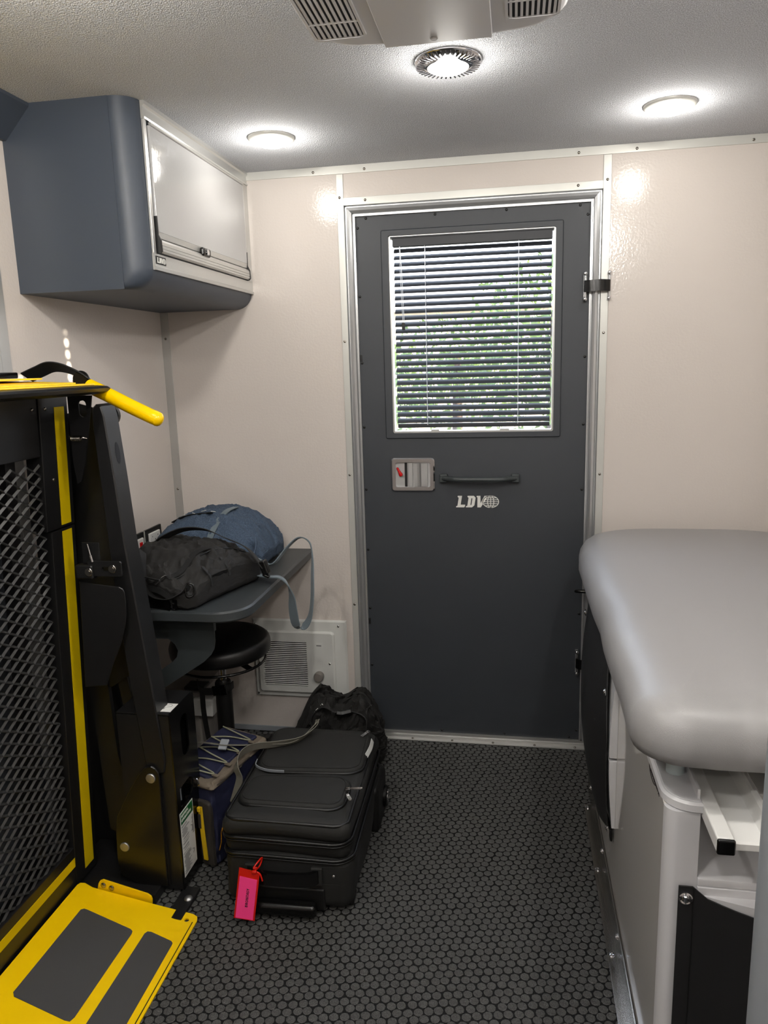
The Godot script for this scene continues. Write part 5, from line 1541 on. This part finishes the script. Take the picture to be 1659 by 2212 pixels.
	part(zy, "zip_pull", at(zz2[1], Basis(Vector3.UP, -0.33)) * rbox(Vector3(0.010, 0.044, 0.004), 0.002, 2), M.cooler_grey, 40)
	var sg := smooth(pts3([-0.955, 0.285, -1.965, -0.93, 0.300, -1.955, -0.862, 0.303, -1.945, -0.837, 0.303, -1.945, -0.780, 0.296, -1.965, -0.73, 0.292, -1.985, -0.671, 0.290, -2.000, -0.635, 0.292, -2.04, -0.606, 0.312, -2.085, -0.602, 0.318, -2.090, -0.608, 0.302, -2.075, -0.640, 0.294, -2.02, -0.70, 0.293, -1.985, -0.755, 0.298, -1.955, -0.778, 0.305, -1.90, -0.786, 0.278, -1.870, -0.777, 0.245, -1.868, -0.787, 0.205, -1.865, -0.80, 0.165, -1.862]), 5)
	var sides2 := []
	for i in sg.size():
		var f := float(i) / (sg.size() - 1)
		sides2.append(Vector3(0.15, 0.45, 1).lerp(Vector3(0.5, 0.75, 0.5), smoothstep(0.35, 0.5, f)).lerp(Vector3(0.2, 1.0, 0.3), smoothstep(0.55, 0.72, f)).lerp(Vector3(1, 0.15, 0.5), smoothstep(0.78, 0.88, f)))
	part(c, "carry_strap", strap(sg, sides2, 0.026, 0.0022), M.webbing_grey, 60)
	part(c, "strap_buckle", at(Vector3(-0.850, 0.305, -1.942), Basis(Vector3.BACK, 0.0) * Basis(Vector3.RIGHT, 0.45)) * rbox(Vector3(0.026, 0.008, 0.036), 0.003, 2), M.post_grey, 40)
	part(c, "strap_anchor", at(Vector3(-0.787, 0.262, -1.965), Basis(Vector3.UP, -0.33)) * rbox(Vector3(0.016, 0.032, 0.020), 0.005, 3), M.taupe, 40)
	# duffel behind the suitcase
	var f := thing("duffel_bag", "small black duffel bag with soft handles behind the suitcase by the door", "bag", Vector3(-0.61, 0, -2.42))
	var FX := at(Vector3(-0.615, 0, -2.415), Basis(Vector3.UP, 0.12))
	var nd := wrinkle(21, 3.5)
	var ff := func(p: Vector3) -> Vector3:
		var q := p
		var u := p.x / 0.155
		q.y *= 1.0 + 0.10 * exp(-pow((u + 0.42) / 0.28, 2)) + 0.06 * exp(-pow((u - 0.50) / 0.22, 2)) - 0.42 * smoothstep(0.45, 1.25, absf(u - 0.05)) - 0.06 * exp(-pow((u - 0.08) / 0.2, 2))
		q.x *= 1.0 + 0.14 * (1.0 - p.y / 0.25)
		q += Vector3(0.6, 0.8, 0.8) * (nd.get_noise_3d(p.x * 10, p.y * 10, p.z * 10) * 0.030) * smoothstep(0.0, 0.08, p.y)
		return q
	part(f, "bag_body", FX * bend(at(Vector3(0, 0.126, 0)) * rbox(Vector3(0.30, 0.252, 0.20), 0.07, 5, 24), ff), M.nylon_soft, 60)
	var onf := func(a: Array, lift_: float) -> Array:
		var o := []
		for p in pts3(a):
			o.append(FX * ((ff.call(p) as Vector3) + Vector3(0, lift_ * 0.5, lift_)))
		return o
	part(f, "bag_handle", strap(smooth(onf.call([-0.06, 0.12, 0.098, -0.075, 0.19, 0.085, -0.045, 0.225, 0.080, 0.0, 0.235, 0.085, 0.06, 0.232, 0.085, 0.10, 0.20, 0.085, 0.095, 0.12, 0.098], 0.012), 6), Vector3(0, 0.6, 1), 0.026, 0.004), M.webbing_black, 60)
	part(f, "handle_wrap", strap(smooth(onf.call([0.0, 0.232, 0.085, 0.03, 0.236, 0.09, 0.06, 0.226, 0.088], 0.02), 5), Vector3(0, 0.8, 1), 0.034, 0.010), M.black, 60)
	part(f, "bag_handle", strap(smooth(onf.call([-0.135, 0.15, 0.05, -0.125, 0.215, 0.02, -0.095, 0.25, 0.0, -0.06, 0.265, 0.0], 0.012), 6), Vector3(0.4, 0.3, 1), 0.03, 0.004), M.webbing_black, 60)
	part(f, "bag_zip", tube(smooth(onf.call([0.045, 0.20, 0.09, 0.03, 0.16, 0.10, 0.015, 0.10, 0.10], 0.003), 5), 0.002, 6), M.steel, 60)
	part(f, "seam_piping", tube(smooth(onf.call([0.12, 0.24, 0.0, 0.10, 0.22, 0.06, 0.105, 0.16, 0.09, 0.115, 0.09, 0.10], 0.004), 5), 0.004, 6), M.nylon_grey, 60)
	var w0: Array = onf.call([-0.085, 0.186, 0.092, -0.068, 0.212, 0.086, -0.045, 0.236, 0.072], 0.004)
	var wr := PackedVector3Array()
	var wl := smooth(w0, 8)
	for k in wl.size() - 1:
		if k % 3 != 2:
			wr.append_array(strap(PackedVector3Array([wl[k], wl[k + 1]]), Vector3(1, -0.4, 0.6), 0.007 if k % 2 else 0.005, 0.001))
	part(f, "print", wr, M.enamel, 0).set_meta("kind", "stuff")

func stool() -> void:
	var s := thing("stool", "round black padded swivel stool pushed under the desk", "stool", Vector3(-0.985, 0, -2.285))
	var o := Vector3(-0.985, 0, -2.285)
	part(s, "seat", at(o) * lathe(v2s([0.0, 0.452, 0.12, 0.452, 0.160, 0.455, 0.168, 0.462, 0.170, 0.475, 0.170, 0.490, 0.166, 0.502, 0.155, 0.511, 0.12, 0.517, 0.0, 0.520]), 40), M.vinyl_black, 50)
	var rg := PackedVector3Array()
	for k in 40:
		rg.append(o + Vector3(cos(TAU * k / 40) * 0.150, 0.428, sin(TAU * k / 40) * 0.150))
	var r := part(s, "lift_ring", tube(rg, 0.0045, 8, true), M.black_gloss, 60)
	for k in 3:
		var a := TAU * k / 3 + 0.5
		part(r, "ring_spoke", strap(PackedVector3Array([o + Vector3(cos(a) * 0.03, 0.440, sin(a) * 0.03), o + Vector3(cos(a) * 0.10, 0.438, sin(a) * 0.10), o + Vector3(cos(a) * 0.149, 0.428, sin(a) * 0.149)]), Vector3(-sin(a), 0, cos(a)), 0.022, 0.004), M.black_gloss, 40)
	part(s, "piston", at(o) * lathe(v2s([0.0125, 0.29, 0.0125, 0.452, 0.0, 0.452]), 20), M.chrome, 40)
	part(s, "sleeve", at(o) * lathe(v2s([0.0, 0.06, 0.0285, 0.06, 0.0285, 0.345, 0.025, 0.352, 0.0, 0.352]), 24), M.black, 40)
	for k in 5:
		var a := TAU * k / 5 + 0.25
		var dir := Vector3(cos(a), 0, sin(a))
		var lg := part(s, "leg", strap(PackedVector3Array([o + dir * 0.02 + Vector3(0, 0.085, 0), o + dir * 0.11 + Vector3(0, 0.075, 0), o + dir * 0.20 + Vector3(0, 0.055, 0)]), Vector3(-sin(a), 0, cos(a)), 0.034, 0.022), M.black, 30)
		part(lg, "castor", at(o + dir * 0.195 + Vector3(0, 0.024, 0), turn_to(Vector3(-sin(a), 0, cos(a)))) * at(Vector3(0, -0.014, 0)) * lathe(v2s([0.0, 0.0, 0.022, 0.0, 0.024, 0.003, 0.024, 0.025, 0.022, 0.028, 0.0, 0.028]), 18), M.black_gloss, 40)
	# strap that ties the stool back
	var b := thing("tie_strap", "black webbing strap with buckle tying the stool back under the desk", "strap", Vector3(-1.08, 0.2, -2.28))
	part(b, "webbing", strap(smooth(pts3([-1.10, 0.318, -2.33, -1.06, 0.322, -2.262, -1.02, 0.325, -2.250, -0.985, 0.331, -2.2525, -0.955, 0.336, -2.268, -0.951, 0.337, -2.29]), 5), Vector3(0, 1, 0.1), 0.026, 0.003), M.webbing_black, 40)
	part(b, "buckle", at(Vector3(-0.985, 0.331, -2.249), Basis(Vector3.BACK, 0.15)) * rbox(Vector3(0.05, 0.034, 0.008), 0.003, 2), M.black_gloss, 40)
	part(b, "strap_pad", at(Vector3(-1.105, 0.305, -2.335)) * rbox(Vector3(0.075, 0.012, 0.06), 0.005, 2), M.black, 40)
	part(b, "loose_end", strap(smooth(pts3([-1.050, 0.322, -2.254, -1.046, 0.25, -2.246, -1.036, 0.16, -2.245, -1.018, 0.09, -2.24, -1.012, 0.03, -2.236, -1.01, 0.004, -2.22]), 5), Vector3(1, 0.1, 0.2), 0.020, 0.002), M.webbing_black, 40)

func small_things() -> void:
	# low grey housing and white box under the desk
	var h := thing("floor_housing", "low grey housing on the left wall under the desk", "housing", Vector3(-1.18, 0, -2.42))
	part(h, "cover", ext_x(pv([-2.55, 0.0, -2.30, 0.0, -2.30, 0.272, -2.315, 0.284, -2.55, 0.290]), XL, -1.085, [], 0.005), M.post_dark, 20)
	part(h, "lid", ext_x(pv([-2.555, 0.2905, -2.308, 0.2855, -2.308, 0.2885, -2.555, 0.2935]), XL, -1.09), M.post_dark, 20)
	var w := thing("junction_box", "small white plastic box fixed beside the grey housing under the desk", "box", Vector3(-1.07, 0.0, -2.33))
	part(w, "box_body", bx(Vector3(-1.105, 0.212, -2.36), Vector3(-1.031, 0.275, -2.29), 0.006, 3), M.white, 40)
	part(w, "box_lid", bx(Vector3(-1.103, 0.214, -2.29), Vector3(-1.033, 0.273, -2.286), 0.002, 2), M.white, 40)
	part(w, "mount", bx(Vector3(-1.095, 0.02, -2.36), Vector3(-1.04, 0.2115, -2.31), 0.004), M.post_dark, 20)
	# rubber door straps with chrome pins
	for k in 2:
		var y := [1.632, 0.335][k] as float
		var x1 := 0.297
		var t := thing("door_strap", ["black rubber strap with chrome pins across the door frame beside the blind", "black rubber strap with chrome pins low on the door, half behind the drawer cover"][k], "strap", Vector3(0.26, y, ZB), "door straps")
		for x in [0.222, x1]:
			var pn := part(t, "pin", tube(PackedVector3Array([Vector3(x, y - 0.038, ZB + 0.012), Vector3(x, y + 0.035, ZB + 0.012)]), 0.0028, 8), M.chrome, 60)
			for e in [[-0.040, 0.0055], [0.040, 0.0055]]:
				part(pn, "pin_head", at(Vector3(x, y + e[0], ZB + 0.011)) * rbox(Vector3(0.012, 0.013, 0.014), 0.0055, 4), M.chrome, 60)
			part(pn, "pin_plate", bx(Vector3(x - 0.005, y - 0.045, ZB + (0.0 if x > 0.25 else -0.0078)), Vector3(x + 0.005, y + 0.045, ZB + 0.007), 0.001), M.chrome_rough)
		part(t, "strap_band", strap(smooth([Vector3(0.2195, y, ZB + 0.010), Vector3(0.222, y, ZB + 0.018), Vector3(0.24, y, ZB + 0.028), Vector3(0.265, y + 0.001, ZB + 0.030), Vector3(0.285, y, ZB + 0.026), Vector3(x1, y, ZB + 0.018), Vector3(x1 + 0.003, y, ZB + 0.010)], 5), Vector3.UP, 0.036, 0.0035), M.black_gloss, 60)
	var hk := thing("hook", "black hook at the wall just beside the head of the exam table", "hook", Vector3(0.25, 0.62, -2.57))
	part(hk, "hook_ring", tube(smooth([Vector3(0.262, 0.612, -2.58), Vector3(0.225, 0.612, -2.575), Vector3(0.210, 0.615, -2.56), Vector3(0.225, 0.619, -2.545), Vector3(0.262, 0.619, -2.54)], 5), 0.0055, 8), M.black_gloss, 60)
	part(hk, "hook_base", bx(Vector3(0.255, 0.600, ZB + 0.004), Vector3(0.272, 0.632, -2.535), 0.003), M.black)
	# grey grab pole close to the camera on the right
	var p := thing("grab_pole", "vertical grey metal pole at the right edge near the exam table", "pole", Vector3(0.333, 0, -0.9))
	part(p, "pole", at(Vector3(0.334, 0, -0.9)) * lathe(v2s([0.030, 0.004, 0.030, YC - 0.004]), 32), M.post_grey, 60)
	part(p, "flange", at(Vector3(0.334, 0, -0.9)) * lathe(v2s([0.0, 0, 0.05, 0, 0.05, 0.004, 0.031, 0.006]), 32), M.post_grey, 40)
	part(p, "flange", at(Vector3(0.334, YC, -0.9)) * lathe(v2s([0.031, -0.006, 0.05, -0.004, 0.05, 0.0, 0.0, 0.0]), 32), M.post_grey, 40)
